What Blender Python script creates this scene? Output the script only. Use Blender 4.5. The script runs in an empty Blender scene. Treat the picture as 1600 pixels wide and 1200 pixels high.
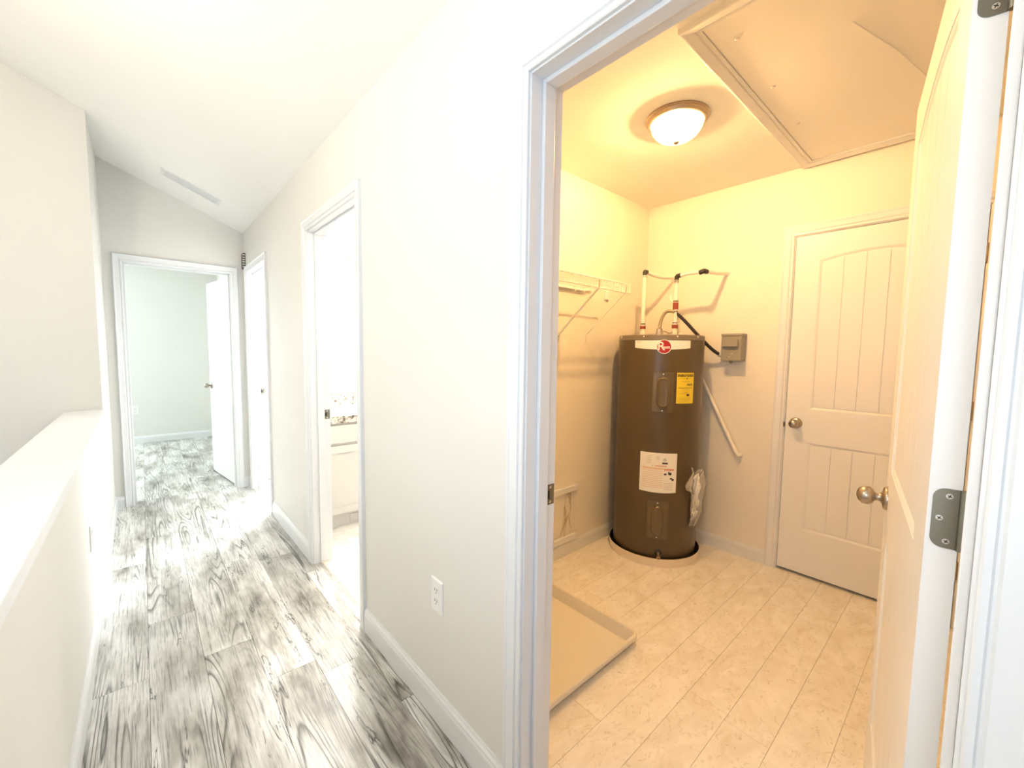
import bpy, math, random
from mathutils import Matrix, Vector
random.seed(7)
S = bpy.context.scene
COL = S.collection
PI = math.pi

# ------------------------------------------------------------------ camera
H = 1.338
YAW, PITCH, ROLL, FPX = 0.727622, -0.0748190, 0.0135206, 649.589
cam = bpy.data.cameras.new('camera')
cam.sensor_fit = 'HORIZONTAL'
cam.sensor_width = 36.0
cam.lens = 36.0 * FPX / 1600.0
cam.clip_start = 0.02
cam_o = bpy.data.objects.new('camera', cam)
COL.objects.link(cam_o)
fw = Vector((math.sin(YAW) * math.cos(PITCH), math.cos(YAW) * math.cos(PITCH), math.sin(PITCH)))
r0 = Vector((math.cos(YAW), -math.sin(YAW), 0))
u0 = r0.cross(fw)
rr = r0 * math.cos(ROLL) + u0 * math.sin(ROLL)
uu = u0 * math.cos(ROLL) - r0 * math.sin(ROLL)
M = Matrix((rr, uu, -fw)).transposed().to_4x4()
M.translation = Vector((0, 0, H))
cam_o.matrix_world = M
S.camera = cam_o

# ------------------------------------------------------------------ world, exposure, daylight through the windows, some added
S.view_settings.view_transform = 'Standard'
S.view_settings.look = 'None'
S.view_settings.exposure = 0.78
S.view_settings.gamma = 1.0
S.view_settings.use_curve_mapping = False
wd = bpy.data.worlds.new('sky')
S.world = wd
wd.use_nodes = True
bg = wd.node_tree.nodes['Background']
bg.inputs[0].default_value = (0.75, 0.86, 1.0, 1)
bg.inputs[1].default_value = 1.0


def area(name, loc, target, w, h, power, col, spread=180):
    l = bpy.data.lights.new(name, 'AREA')
    l.shape = 'RECTANGLE'
    l.size = w
    l.size_y = h
    l.energy = power
    l.color = col
    l.spread = math.radians(spread)
    o = bpy.data.objects.new(name, l)
    COL.objects.link(o)
    o.location = loc
    d = Vector(target) - Vector(loc)
    o.rotation_euler = d.to_track_quat('-Z', 'Y').to_euler()
    return o


# daylight entering each window of the floor, some windows added for their light (the windows themselves are built further down)
area('daylight_added_rear_window', (0.1, -2.42, 1.45), (0.1, 0, 1.35), 1.2, 1.3, 8, (0.30, 0.58, 1.0))  # unseen window added behind the camera for bluish light on the hall wall
area('daylight_added_side_window', (-1.56, -0.05, 1.35), (1.2, 0.35, 1.0), 1.5, 1.5, 17, (0.74, 0.87, 1.0))  # unseen window added to send cool daylight low into the utility room
area('daylight_bedroom_window', (-2.42, 6.3, 1.45), (0.6, 6.0, 1.1), 1.5, 1.4, 24, (0.82, 0.97, 0.93))
area('daylight_added_bedroom_window', (-1.35, 7.70, 1.45), (0.35, 3.5, 0.5), 1.2, 1.3, 34, (0.86, 0.96, 1.0))  # extra unseen bedroom window, added to brighten the far hall floor
area('daylight_second_bedroom_window', (2.6, 6.35, 1.45), (0.7, 3.6, 0.6), 1.4, 1.3, 380, (0.90, 0.96, 1.0))
area('daylight_bath_window', (2.5, 2.7, 1.6), (0.9, 2.6, 0.7), 0.7, 0.9, 3, (0.95, 0.97, 1.0))
BULB_LAUNDRY = 3850.0
GLOBE_BATH = 330.0
STAIR_FILL = 46.0
HALL_FILL = 9.0

# ------------------------------------------------------------------ materials


def newmat(name):
    m = bpy.data.materials.new(name)
    m.use_nodes = True
    nt = m.node_tree
    return m, nt, nt.nodes['Principled BSDF'], nt.links


def node(nt, t, **kw):
    n = nt.nodes.new(t)
    for k, v in kw.items():
        if hasattr(n, k):
            setattr(n, k, v)
        else:
            n.inputs[k].default_value = v
    return n


def paint(name, col, rough=0.6, bump=0.02, scale=220, var=0.02, metallic=0.0, spec=0.5):
    m, nt, b, L = newmat(name)
    tc = node(nt, 'ShaderNodeTexCoord')
    n = node(nt, 'ShaderNodeTexNoise', Scale=scale, Detail=3.0)
    L.new(tc.outputs['Object'], n.inputs['Vector'])
    n2 = node(nt, 'ShaderNodeTexNoise', Scale=3.0, Detail=4.0)
    L.new(tc.outputs['Object'], n2.inputs['Vector'])
    r = node(nt, 'ShaderNodeValToRGB')
    r.color_ramp.elements[0].color = tuple(max(0, c * (1 - var)) for c in col) + (1,)
    r.color_ramp.elements[1].color = tuple(min(1, c * (1 + var)) for c in col) + (1,)
    L.new(n2.outputs['Fac'], r.inputs['Fac'])
    L.new(r.outputs['Color'], b.inputs['Base Color'])
    b.inputs['Roughness'].default_value = rough
    b.inputs['Metallic'].default_value = metallic
    b.inputs['Specular IOR Level'].default_value = spec
    if bump:
        bm = node(nt, 'ShaderNodeBump', Strength=bump, Distance=0.002)
        L.new(n.outputs['Fac'], bm.inputs['Height'])
        L.new(bm.outputs['Normal'], b.inputs['Normal'])
    return m


WALL = paint('wall_paint', (0.755, 0.740, 0.700), 0.62, 0.06, 260)
UWALL = paint('wall_paint_lifted', (0.84, 0.79, 0.70), 0.62, 0.06, 260)  # hall wall paint made lighter and warmer to lift the utility room's light
CEIL = paint('ceiling_paint', (0.90, 0.885, 0.85), 0.8, 0.06, 180)
BATHW = paint('wall_paint_dimmed', (0.48, 0.465, 0.43), 0.62, 0.06, 260)  # bath walls darkened in colour to cut the bounced light
TRIM = paint('trim_paint', (0.775, 0.78, 0.785), 0.32, 0.01, 40)
DOORP = paint('door_paint', (0.83, 0.825, 0.81), 0.36, 0.05, 300)
WHITE = paint('white_plastic', (0.85, 0.84, 0.82), 0.35, 0.0)
CABW = paint('cabinet_paint', (0.66, 0.645, 0.61), 0.35, 0.0)
SHELFW = paint('shelf_vinyl', (0.84, 0.83, 0.80), 0.35, 0.0)
PEX = paint('white_pipe', (0.88, 0.85, 0.77), 0.35, 0.0)
NICKEL = paint('satin_nickel', (0.42, 0.37, 0.31), 0.3, 0.01, 500, 0.05, 1.0)
HINGEM = paint('hinge_nickel', (0.215, 0.20, 0.155), 0.42, 0.05, 900, 0.10, 1.0)
SCREW = paint('screw_steel', (0.62, 0.60, 0.55), 0.3, 0.0, 100, 0.02, 1.0)
DARK = paint('dark_slot', (0.015, 0.013, 0.012), 0.6, 0.0)
BRONZE = paint('dark_bronze', (0.09, 0.06, 0.045), 0.5, 0.0)
TANK = paint('tank_enamel', (0.10, 0.070, 0.034), 0.30, 0.03, 400, 0.12)
TANKLID = paint('tank_lid', (0.20, 0.165, 0.12), 0.34, 0.03, 400, 0.1)
PANRIM = paint('drain_pan_aluminium', (0.86, 0.76, 0.62), 0.35, 0.02, 80, 0.04, 0.15)
COVERM = paint('tank_enamel_lightened', (0.135, 0.098, 0.052), 0.28, 0.03, 400, 0.1)  # tank enamel lightened, standing in for edge highlights on the covers
PANIN = paint('drain_pan_inside', (0.05, 0.04, 0.035), 0.5, 0.0)
TRAYM = paint('tray_plastic', (0.78, 0.74, 0.65), 0.42, 0.03, 300)
BRASS = paint('brass_valve', (0.55, 0.40, 0.24), 0.3, 0.0, 100, 0.03, 1.0)
GREYBOX = paint('grey_enamel_box', (0.31, 0.29, 0.24), 0.45, 0.03, 300, 0.05)
REDF = paint('red_fitting', (0.28, 0.045, 0.03), 0.45, 0.0)
BLACKP = paint('black_plastic', (0.03, 0.026, 0.028), 0.4, 0.0)
STEELFLEX = paint('steel_conduit', (0.50, 0.45, 0.36), 0.32, 0.0, 200, 0.06, 0.9)
LABELW = paint('label_white', (0.88, 0.87, 0.82), 0.45, 0.0)
LABELY = paint('label_yellow', (0.86, 0.66, 0.05), 0.5, 0.0)
INKK = paint('ink_black', (0.02, 0.018, 0.02), 0.5, 0.0)
INKG = paint('ink_grey', (0.45, 0.42, 0.36), 0.5, 0.0)
INKR = paint('ink_red', (0.72, 0.30, 0.20), 0.5, 0.0)
LOGOR = paint('logo_red', (0.40, 0.008, 0.012), 0.4, 0.0)
PORC = paint('porcelain', (0.9, 0.9, 0.89), 0.15, 0.0)
CHROME = paint('chrome', (0.8, 0.8, 0.8), 0.1, 0.0, 50, 0.0, 1.0)
FIXM = paint('fixture_nickel', (0.42, 0.34, 0.26), 0.38, 0.0, 100, 0.03, 0.75)
PAPER = paint('booklet_paper', (0.82, 0.78, 0.70), 0.6, 0.0)


def floor_wood():
    m, nt, b, L = newmat('grey_wood_plank')
    geo = node(nt, 'ShaderNodeNewGeometry')
    oi = node(nt, 'ShaderNodeObjectInfo')
    mul = node(nt, 'ShaderNodeMath', operation='MULTIPLY')
    mul.inputs[1].default_value = 37.0
    L.new(oi.outputs['Random'], mul.inputs[0])
    comb = node(nt, 'ShaderNodeCombineXYZ')
    L.new(mul.outputs[0], comb.inputs[0])
    L.new(mul.outputs[0], comb.inputs[1])
    L.new(mul.outputs[0], comb.inputs[2])
    add = node(nt, 'ShaderNodeVectorMath', operation='ADD')
    L.new(geo.outputs['Position'], add.inputs[0])
    L.new(comb.outputs[0], add.inputs[1])

    def stretched(sx, sy, detail, rough=0.6, dist=0.0):
        mp = node(nt, 'ShaderNodeMapping')
        mp.inputs['Scale'].default_value = (sx, sy, 1)
        L.new(add.outputs[0], mp.inputs['Vector'])
        n = node(nt, 'ShaderNodeTexNoise', Scale=1.0, Detail=detail, Roughness=rough, Distortion=dist)
        L.new(mp.outputs[0], n.inputs['Vector'])
        return n

    def ramp(src, stops):
        r = node(nt, 'ShaderNodeValToRGB')
        els = r.color_ramp.elements
        while len(els) < len(stops):
            els.new(0.5)
        for e, (p, c) in zip(els, stops):
            e.position = p
            e.color = (c, c, c, 1) if not isinstance(c, tuple) else c + (1,)
        L.new(src, r.inputs['Fac'])
        return r

    def mix(fac, a, c, mode='MIX'):
        x = node(nt, 'ShaderNodeMix', data_type='RGBA', blend_type=mode)
        if isinstance(fac, float):
            x.inputs[0].default_value = fac
        else:
            L.new(fac, x.inputs[0])
        for i, s in ((6, a), (7, c)):
            if isinstance(s, tuple):
                x.inputs[i].default_value = s + (1,)
            else:
                L.new(s, x.inputs[i])
        return x.outputs[2]

    blotch = stretched(7, 2.2, 4, 0.6)
    base = ramp(blotch.outputs['Fac'], [(0.26, (0.12, 0.103, 0.082)), (0.40, (0.40, 0.380, 0.340)), (0.60, (0.72, 0.71, 0.68))])
    grain = stretched(95, 2.6, 7, 0.78)
    gr = ramp(grain.outputs['Fac'], [(0.32, 0.22), (0.46, 0.92), (0.75, 1.12)])
    c = mix(0.8, base.outputs[0], gr.outputs[0], 'MULTIPLY')
    pore = stretched(210, 7, 3, 0.6)
    pr = ramp(pore.outputs['Fac'], [(0.36, 0.45), (0.46, 1.0)])
    c = mix(0.7, c, pr.outputs[0], 'MULTIPLY')
    # cathedral figure: contour lines of a slow, stretched noise
    fig = stretched(8, 0.55, 1.2, 0.4, 0.3)
    m1 = node(nt, 'ShaderNodeMath', operation='MULTIPLY')
    m1.inputs[1].default_value = 24.0
    L.new(fig.outputs['Fac'], m1.inputs[0])
    fr = node(nt, 'ShaderNodeMath', operation='FRACT')
    L.new(m1.outputs[0], fr.inputs[0])
    line = ramp(fr.outputs[0], [(0.0, 0.0), (0.14, 1.0), (0.70, 1.0), (1.0, 0.0)])
    msk = stretched(5, 1.3, 2)
    mk = ramp(msk.outputs['Fac'], [(0.47, 0.0), (0.58, 0.85)])
    inv = node(nt, 'ShaderNodeInvert')
    L.new(line.outputs[0], inv.inputs['Color'])
    fm = node(nt, 'ShaderNodeMath', operation='MULTIPLY')
    L.new(inv.outputs[0], fm.inputs[0])
    L.new(mk.outputs[0], fm.inputs[1])
    c = mix(fm.outputs[0], c, (0.05, 0.042, 0.035))
    # thin dark cracks
    cr = stretched(30, 2.6, 3, 0.6, 0.4)
    ck = ramp(cr.outputs['Fac'], [(0.0, 0.0), (0.335, 0.0), (0.35, 0.95), (0.368, 0.0)])
    c = mix(ck.outputs[0], c, (0.035, 0.028, 0.024))
    # plank to plank tone
    tone = ramp(oi.outputs['Random'], [(0.0, 1.0), (1.0, 1.28)])
    c = mix(1.0, c, tone.outputs[0], 'MULTIPLY')
    L.new(c, b.inputs['Base Color'])
    b.inputs['Roughness'].default_value = 0.36
    rr_ = ramp(grain.outputs['Fac'], [(0.2, 0.42), (0.8, 0.26)])
    L.new(rr_.outputs[0], b.inputs['Roughness'])
    bmp = node(nt, 'ShaderNodeBump', Strength=0.12, Distance=0.001)
    L.new(grain.outputs['Fac'], bmp.inputs['Height'])
    L.new(bmp.outputs['Normal'], b.inputs['Normal'])
    return m


WOOD = floor_wood()


def vinyl_tile():
    m, nt, b, L = newmat('cream_stone_vinyl')
    geo = node(nt, 'ShaderNodeNewGeometry')
    oi = node(nt, 'ShaderNodeObjectInfo')
    mul = node(nt, 'ShaderNodeMath', operation='MULTIPLY')
    mul.inputs[1].default_value = 23.0
    L.new(oi.outputs['Random'], mul.inputs[0])
    comb = node(nt, 'ShaderNodeCombineXYZ')
    for i in range(3):
        L.new(mul.outputs[0], comb.inputs[i])
    add = node(nt, 'ShaderNodeVectorMath', operation='ADD')
    L.new(geo.outputs['Position'], add.inputs[0])
    L.new(comb.outputs[0], add.inputs[1])
    mp = node(nt, 'ShaderNodeMapping')
    mp.inputs['Scale'].default_value = (5, 9, 1)
    L.new(add.outputs[0], mp.inputs['Vector'])
    n1 = node(nt, 'ShaderNodeTexNoise', Scale=1.0, Detail=6.0, Roughness=0.62, Distortion=1.1)
    L.new(mp.outputs[0], n1.inputs['Vector'])
    r1 = node(nt, 'ShaderNodeValToRGB')
    e = r1.color_ramp.elements
    e[0].position, e[0].color = 0.30, (0.80, 0.745, 0.655, 1)
    e[1].position, e[1].color = 0.62, (0.92, 0.89, 0.84, 1)
    L.new(n1.outputs['Fac'], r1.inputs['Fac'])
    mp2 = node(nt, 'ShaderNodeMapping')
    mp2.inputs['Scale'].default_value = (16, 26, 1)
    L.new(add.outputs[0], mp2.inputs['Vector'])
    n2 = node(nt, 'ShaderNodeTexNoise', Scale=1.0, Detail=3.0, Roughness=0.6, Distortion=2.2)
    L.new(mp2.outputs[0], n2.inputs['Vector'])
    r2 = node(nt, 'ShaderNodeValToRGB')
    el = r2.color_ramp.elements
    el[0].position, el[0].color = 0.345, (0, 0, 0, 1)
    el[1].position, el[1].color = 0.372, (0.55, 0.55, 0.55, 1)
    x = el.new(0.40)
    x.color = (0, 0, 0, 1)
    L.new(n2.outputs['Fac'], r2.inputs['Fac'])
    mx = node(nt, 'ShaderNodeMix', data_type='RGBA')
    L.new(r2.outputs[0], mx.inputs[0])
    L.new(r1.outputs[0], mx.inputs[6])
    mx.inputs[7].default_value = (0.46, 0.37, 0.27, 1)
    L.new(mx.outputs[2], b.inputs['Base Color'])
    b.inputs['Roughness'].default_value = 0.45
    return m


VINYL = vinyl_tile()
GROUT = paint('vinyl_joint', (0.42, 0.35, 0.27), 0.7, 0.0)
WOODGAP = paint('plank_joint', (0.05, 0.043, 0.037), 0.7, 0.0)


def granite():
    m, nt, b, L = newmat('speckled_granite')
    tc = node(nt, 'ShaderNodeTexCoord')
    v = node(nt, 'ShaderNodeTexVoronoi', Scale=75.0)
    L.new(tc.outputs['Object'], v.inputs['Vector'])
    n = node(nt, 'ShaderNodeTexNoise', Scale=45.0, Detail=5.0)
    L.new(tc.outputs['Object'], n.inputs['Vector'])
    r = node(nt, 'ShaderNodeValToRGB')
    e = r.color_ramp.elements
    e[0].position, e[0].color = 0.36, (0.13, 0.10, 0.08, 1)
    e[1].position, e[1].color = 0.50, (0.62, 0.56, 0.48, 1)
    x = e.new(0.62)
    x.color = (0.80, 0.77, 0.72, 1)
    L.new(n.outputs['Fac'], r.inputs['Fac'])
    mx = node(nt, 'ShaderNodeMix', data_type='RGBA', blend_type='MULTIPLY')
    mx.inputs[0].default_value = 0.25
    L.new(r.outputs[0], mx.inputs[6])
    L.new(v.outputs['Color'], mx.inputs[7])
    L.new(mx.outputs[2], b.inputs['Base Color'])
    b.inputs['Roughness'].default_value = 0.15
    return m


GRANITE = granite()


def marbled():
    m, nt, b, L = newmat('marbled_board')
    tc = node(nt, 'ShaderNodeTexCoord')
    mp = node(nt, 'ShaderNodeMapping')
    mp.inputs['Rotation'].default_value = (0, 0.6, 0)
    mp.inputs['Scale'].default_value = (9, 9, 2.0)
    L.new(tc.outputs['Object'], mp.inputs['Vector'])
    n = node(nt, 'ShaderNodeTexNoise', Scale=1.0, Detail=4.0, Roughness=0.6, Distortion=0.8)
    L.new(mp.outputs[0], n.inputs['Vector'])
    r = node(nt, 'ShaderNodeValToRGB')
    e = r.color_ramp.elements
    e[0].position, e[0].color = 0.385, (0.78, 0.74, 0.66, 1)
    e[1].position, e[1].color = 0.41, (0.42, 0.33, 0.22, 1)
    x = e.new(0.44)
    x.color = (0.80, 0.76, 0.69, 1)
    L.new(n.outputs['Fac'], r.inputs['Fac'])
    L.new(r.outputs[0], b.inputs['Base Color'])
    b.inputs['Roughness'].default_value = 0.4
    return m


MARBLED = marbled()


def emission(name, col, strength, trans=0.0):
    m = bpy.data.materials.new(name)
    m.use_nodes = True
    nt = m.node_tree
    nt.nodes.remove(nt.nodes['Principled BSDF'])
    out = nt.nodes['Material Output']
    em = node(nt, 'ShaderNodeEmission', Color=tuple(col) + (1,), Strength=strength)
    if trans:
        tr = node(nt, 'ShaderNodeBsdfTransparent', Color=(1, 0.93, 0.78, 1))
        mx = node(nt, 'ShaderNodeMixShader', Fac=trans)
        nt.links.new(em.outputs[0], mx.inputs[1])
        nt.links.new(tr.outputs[0], mx.inputs[2])
        nt.links.new(mx.outputs[0], out.inputs[0])
    else:
        nt.links.new(em.outputs[0], out.inputs[0])
    return m


WARM = (1.0, 0.63, 0.29)
DOME = emission('lit_frosted_dome', (1.0, 0.74, 0.34), 2.5, 0.45)
BULB = emission('laundry_bulb_light', WARM, BULB_LAUNDRY)
BATHGLOBE = emission('bath_globe_light', (1.0, 0.965, 0.91), GLOBE_BATH)
STAIRFILL = emission('stair_fill_glow', (1.0, 0.84, 0.62), STAIR_FILL)
HALLFILL = emission('hall_fill_glow', (1.0, 0.97, 0.93), HALL_FILL)


def plastic_film():
    m = bpy.data.materials.new('clear_plastic_film')
    m.use_nodes = True
    nt = m.node_tree
    b = nt.nodes['Principled BSDF']
    b.inputs['Base Color'].default_value = (0.9, 0.85, 0.75, 1)
    b.inputs['Roughness'].default_value = 0.12
    out = nt.nodes['Material Output']
    tr = node(nt, 'ShaderNodeBsdfTransparent')
    lw = node(nt, 'ShaderNodeLayerWeight', Blend=0.35)
    mp = node(nt, 'ShaderNodeMapRange')
    mp.inputs['To Min'].default_value = 0.16
    mp.inputs['To Max'].default_value = 0.75
    nt.links.new(lw.outputs['Facing'], mp.inputs['Value'])
    mx = node(nt, 'ShaderNodeMixShader')
    nt.links.new(mp.outputs[0], mx.inputs[0])
    nt.links.new(tr.outputs[0], mx.inputs[1])
    nt.links.new(b.outputs[0], mx.inputs[2])
    nt.links.new(mx.outputs[0], out.inputs[0])
    return m


FILM = plastic_film()
MIRROR = paint('mirror_silver', (0.92, 0.93, 0.92), 0.02, 0.0, 10, 0.0, 1.0)
m_, nt_, b_, L_ = newmat('window_glass')
b_.inputs['Transmission Weight'].default_value = 1.0
b_.inputs['Roughness'].default_value = 0.0
b_.inputs['IOR'].default_value = 1.01
GLASS = m_

# ------------------------------------------------------------------ mesh helpers
W = {}          # world matrix of every thing (Empties and meshes made here)


class MB:
    def __init__(s):
        s.v, s.f = [], []

    def add(s, v, f):
        o = len(s.v)
        s.v += [tuple(p) for p in v]
        s.f += [tuple(i + o for i in q) for q in f]
        return s

    def box(s, x0, x1, y0, y1, z0, z1):
        v = [(x, y, z) for x in (x0, x1) for y in (y0, y1) for z in (z0, z1)]
        return s.add(v, [(0, 1, 3, 2), (4, 6, 7, 5), (0, 4, 5, 1), (2, 3, 7, 6), (0, 2, 6, 4), (1, 5, 7, 3)])

    def prism(s, poly, fn, d0, d1):
        """poly: list of 2D points; fn(p, q, d) -> 3D"""
        n = len(poly)
        v = [fn(p, q, d0) for p, q in poly] + [fn(p, q, d1) for p, q in poly]
        f = [tuple(range(n))[::-1], tuple(range(n, 2 * n))]
        f += [(i, (i + 1) % n, n + (i + 1) % n, n + i) for i in range(n)]
        return s.add(v, f)

    def loft(s, rings, closed=True, cap=True):
        n = len(rings[0])
        v = [p for r in rings for p in r]
        f = []
        for k in range(len(rings) - 1):
            for i in range(n if closed else n - 1):
                j = (i + 1) % n
                f.append((k * n + i, k * n + j, (k + 1) * n + j, (k + 1) * n + i))
        if cap and closed:
            f.append(tuple(range(n))[::-1])
            f.append(tuple((len(rings) - 1) * n + i for i in range(n)))
        return s.add(v, f)

    def lathe(s, prof, c=(0, 0, 0), axis=(0, 0, 1), n=32, cap=True):
        a = Vector(axis).normalized()
        u = a.orthogonal().normalized()
        w = a.cross(u)
        c = Vector(c)
        rings = [[c + a * h + (u * math.cos(2 * PI * i / n) + w * math.sin(2 * PI * i / n)) * r for i in range(n)] for r, h in prof]
        return s.loft(rings, True, cap)

    def tube(s, pts, r, n=10, cap=True):
        pts = [Vector(p) for p in pts]
        rs = r if isinstance(r, (list, tuple)) else [r] * len(pts)
        t0 = (pts[1] - pts[0]).normalized()
        u = t0.orthogonal().normalized()
        rings = []
        for i, p in enumerate(pts):
            if i == 0:
                t = t0
            elif i == len(pts) - 1:
                t = (pts[i] - pts[i - 1]).normalized()
            else:
                t = ((pts[i + 1] - pts[i]).normalized() + (pts[i] - pts[i - 1]).normalized()).normalized()
            u = (u - t * u.dot(t)).normalized()
            w = t.cross(u)
            rings.append([p + (u * math.cos(2 * PI * k / n) + w * math.sin(2 * PI * k / n)) * rs[i] for k in range(n)])
        return s.loft(rings, True, cap)

    def cyl(s, c, R, a0, a1, z0, z1, t0, t1, n=12, zf=None):
        """patch wrapped on a vertical cylinder: angles in degrees, radial range R+t0..R+t1"""
        rings = []
        for i in range(n + 1):
            k = i / n
            a = math.radians(a0 + (a1 - a0) * k)
            ca, sa = math.cos(a), math.sin(a)
            zz0, zz1 = (z0, z1) if zf is None else zf(k)
            rings.append([(c[0] + (R + t0) * ca, c[1] + (R + t0) * sa, zz0), (c[0] + (R + t1) * ca, c[1] + (R + t1) * sa, zz0),
                          (c[0] + (R + t1) * ca, c[1] + (R + t1) * sa, zz1), (c[0] + (R + t0) * ca, c[1] + (R + t0) * sa, zz1)])
        return s.loft(rings)

    def build(s, name, mat, parent=None, local=False, smooth=None, bevel=0.0):
        me = bpy.data.meshes.new(name)
        vs = s.v
        if parent is not None and not local:
            inv = W[parent.name].inverted()
            vs = [tuple(inv @ Vector(p)) for p in vs]
        me.from_pydata(vs, [], s.f)
        me.materials.append(mat)
        o = bpy.data.objects.new(name, me)
        COL.objects.link(o)
        import bmesh
        bm = bmesh.new()
        bm.from_mesh(me)
        bmesh.ops.recalc_face_normals(bm, faces=bm.faces)
        bm.to_mesh(me)
        bm.free()
        if smooth is not None:
            for p in me.polygons:
                p.use_smooth = True
            me.set_sharp_from_angle(angle=math.radians(smooth))
        if bevel:
            bv = o.modifiers.new('bevel', 'BEVEL')
            bv.width = bevel
            bv.segments = 2
            bv.limit_method = 'ANGLE'
        if parent is not None:
            o.parent = parent
            W[o.name] = W[parent.name].copy()
        else:
            W[o.name] = Matrix.Identity(4)
        return o


def tag(o, label, cat, group=None, kind=None):
    o['label'] = label
    o['category'] = cat
    if group:
        o['group'] = group
    if kind:
        o['kind'] = kind
    return o


def thing(name, loc, label, cat, group=None, kind=None, rz=0.0):
    o = bpy.data.objects.new(name, None)
    o.empty_display_size = 0.05
    COL.objects.link(o)
    o.location = loc
    o.rotation_euler = (0, 0, rz)
    W[o.name] = Matrix.Translation(loc) @ Matrix.Rotation(rz, 4, 'Z')
    return tag(o, label, cat, group, kind)


def arc(c, r, a0, a1, n, plane='xy'):
    out = []
    for i in range(n + 1):
        a = math.radians(a0 + (a1 - a0) * i / n)
        out.append((c[0] + r * math.cos(a), c[1] + r * math.sin(a)))
    return out


def rrect(w, h, r, n=4):
    p = []
    for cx, cy, a in ((w / 2 - r, h / 2 - r, 0), (-w / 2 + r, h / 2 - r, 90), (-w / 2 + r, -h / 2 + r, 180), (w / 2 - r, -h / 2 + r, 270)):
        p += arc((cx, cy), r, a, a + 90, n)
    return p


# ------------------------------------------------------------------ measures of the place (metres)
XW, TW = 0.757, 0.115          # hall right wall: hall face, thickness
XL = XW + TW                   # its room side
XB = 2.953                     # utility room back wall
YL = 1.758                     # utility room far wall
YF = 4.70                      # hall end wall
XP = -0.208                    # half wall, hall face
CZ = 2.449                     # flat ceiling


def slope(x):
    return 2.425 + 0.42 * (XW - x)


# ------------------------------------------------------------------ room shell
def struct(name, mb, mat, label, cat='wall', parent=None, **k):
    o = mb.build(name, mat, parent, **k)
    if parent is None:
        tag(o, label, cat, kind='structure')
    return o


OP1 = (-0.0105, 0.79)       # utility room door opening along y
OP2 = (1.937, 2.690)    # bath door
OP3 = (3.80, 4.54)      # second bedroom door
HD = 2.035              # head height
J = 0.018
wr = MB()
ys = [-2.5, OP1[0] - J, OP1[1] + J, OP2[0] - J, OP2[1] + J, OP3[0] - J, OP3[1] + J, 4.815]
for i in range(0, 8, 2):
    wr.box(XW, XL, ys[i], ys[i + 1], 0, 2.47)
for o_ in (OP1, OP2, OP3):
    wr.box(XW, XL, o_[0] - J, o_[1] + J, HD + J, 2.47)
struct('wall_right', wr, WALL, 'long greige hall wall holding the three side doorways')

OPF = (-0.088, 0.642)   # bedroom door opening along x
wf = MB()
fy = lambda p, q, d: (p, d, q)
wf.prism([(XP - 0.002, 0), (OPF[0] - J, 0), (OPF[0] - J, slope(OPF[0] - J)), (XP - 0.002, slope(XP))], fy, YF, 4.815)
wf.prism([(OPF[1] + J, 0), (XW, 0), (XW, slope(XW)), (OPF[1] + J, slope(OPF[1] + J))], fy, YF, 4.815)
wf.prism([(OPF[0] - J, HD + J), (OPF[1] + J, HD + J), (OPF[1] + J, slope(OPF[1] + J)), (OPF[0] - J, slope(OPF[0] - J))], fy, YF, 4.815)
wf.box(-2.6, XP - 0.002, YF + 0.001, 4.815, 0, 3.45)
struct('wall_far', wf, WALL, 'greige wall closing the hall around the open bedroom door')

ws = MB()
ws.prism([(-1.62, -2.6), (XP, -2.6), (XP, slope(XP)), (-1.62, slope(-1.62))], fy, 3.87, YF)
struct('wall_stairwell', ws, WALL, 'cream wall at the end of the stairwell beyond the half wall')

PONY = MB().box(-0.343, XP, -0.60, 3.87, -0.3, 0.895).box(-1.62, -0.343, 0.85, 0.985, -0.3, 0.895)  # near stretch, out of view, lengthened to keep window light off the floor
pony = struct('wall_left', PONY, WALL, 'greige half wall along the left of the hall')
capm = MB().box(-0.383, -0.186, -0.622, 3.868, 0.897, 0.925).box(-1.62, -0.3835, 0.828, 1.025, 0.897, 0.925)
capo = capm.build('cap', TRIM, pony, bevel=0.004)
MB().box(-0.208, -0.195, -0.60, 3.868, 0.862, 0.896).build('apron', TRIM, pony, bevel=0.003)

so = MB().box(-1.72, -1.62, -2.6, -0.85, -2.6, 3.5)
so.box(-1.72, -1.62, 0.75, 4.0, -2.6, 3.5).box(-1.72, -1.62, -0.85, 0.75, -2.6, 0.5).box(-1.72, -1.62, -0.85, 0.75, 2.1, 3.5)
struct('wall_outer', so, WALL, 'outer wall left of the stairwell with an added window opening')

wb = MB().box(-1.72, -0.5, -2.62, -2.5, -2.6, 3.5).box(0.7, XL, -2.62, -2.5, 0, 3.5).box(-0.5, 0.7, -2.62, -2.5, 0, 0.8).box(-0.5, 0.7, -2.62, -2.5, 2.1, 3.5)
struct('wall_back', wb, WALL, 'wall behind the camera with an added window opening')


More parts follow.
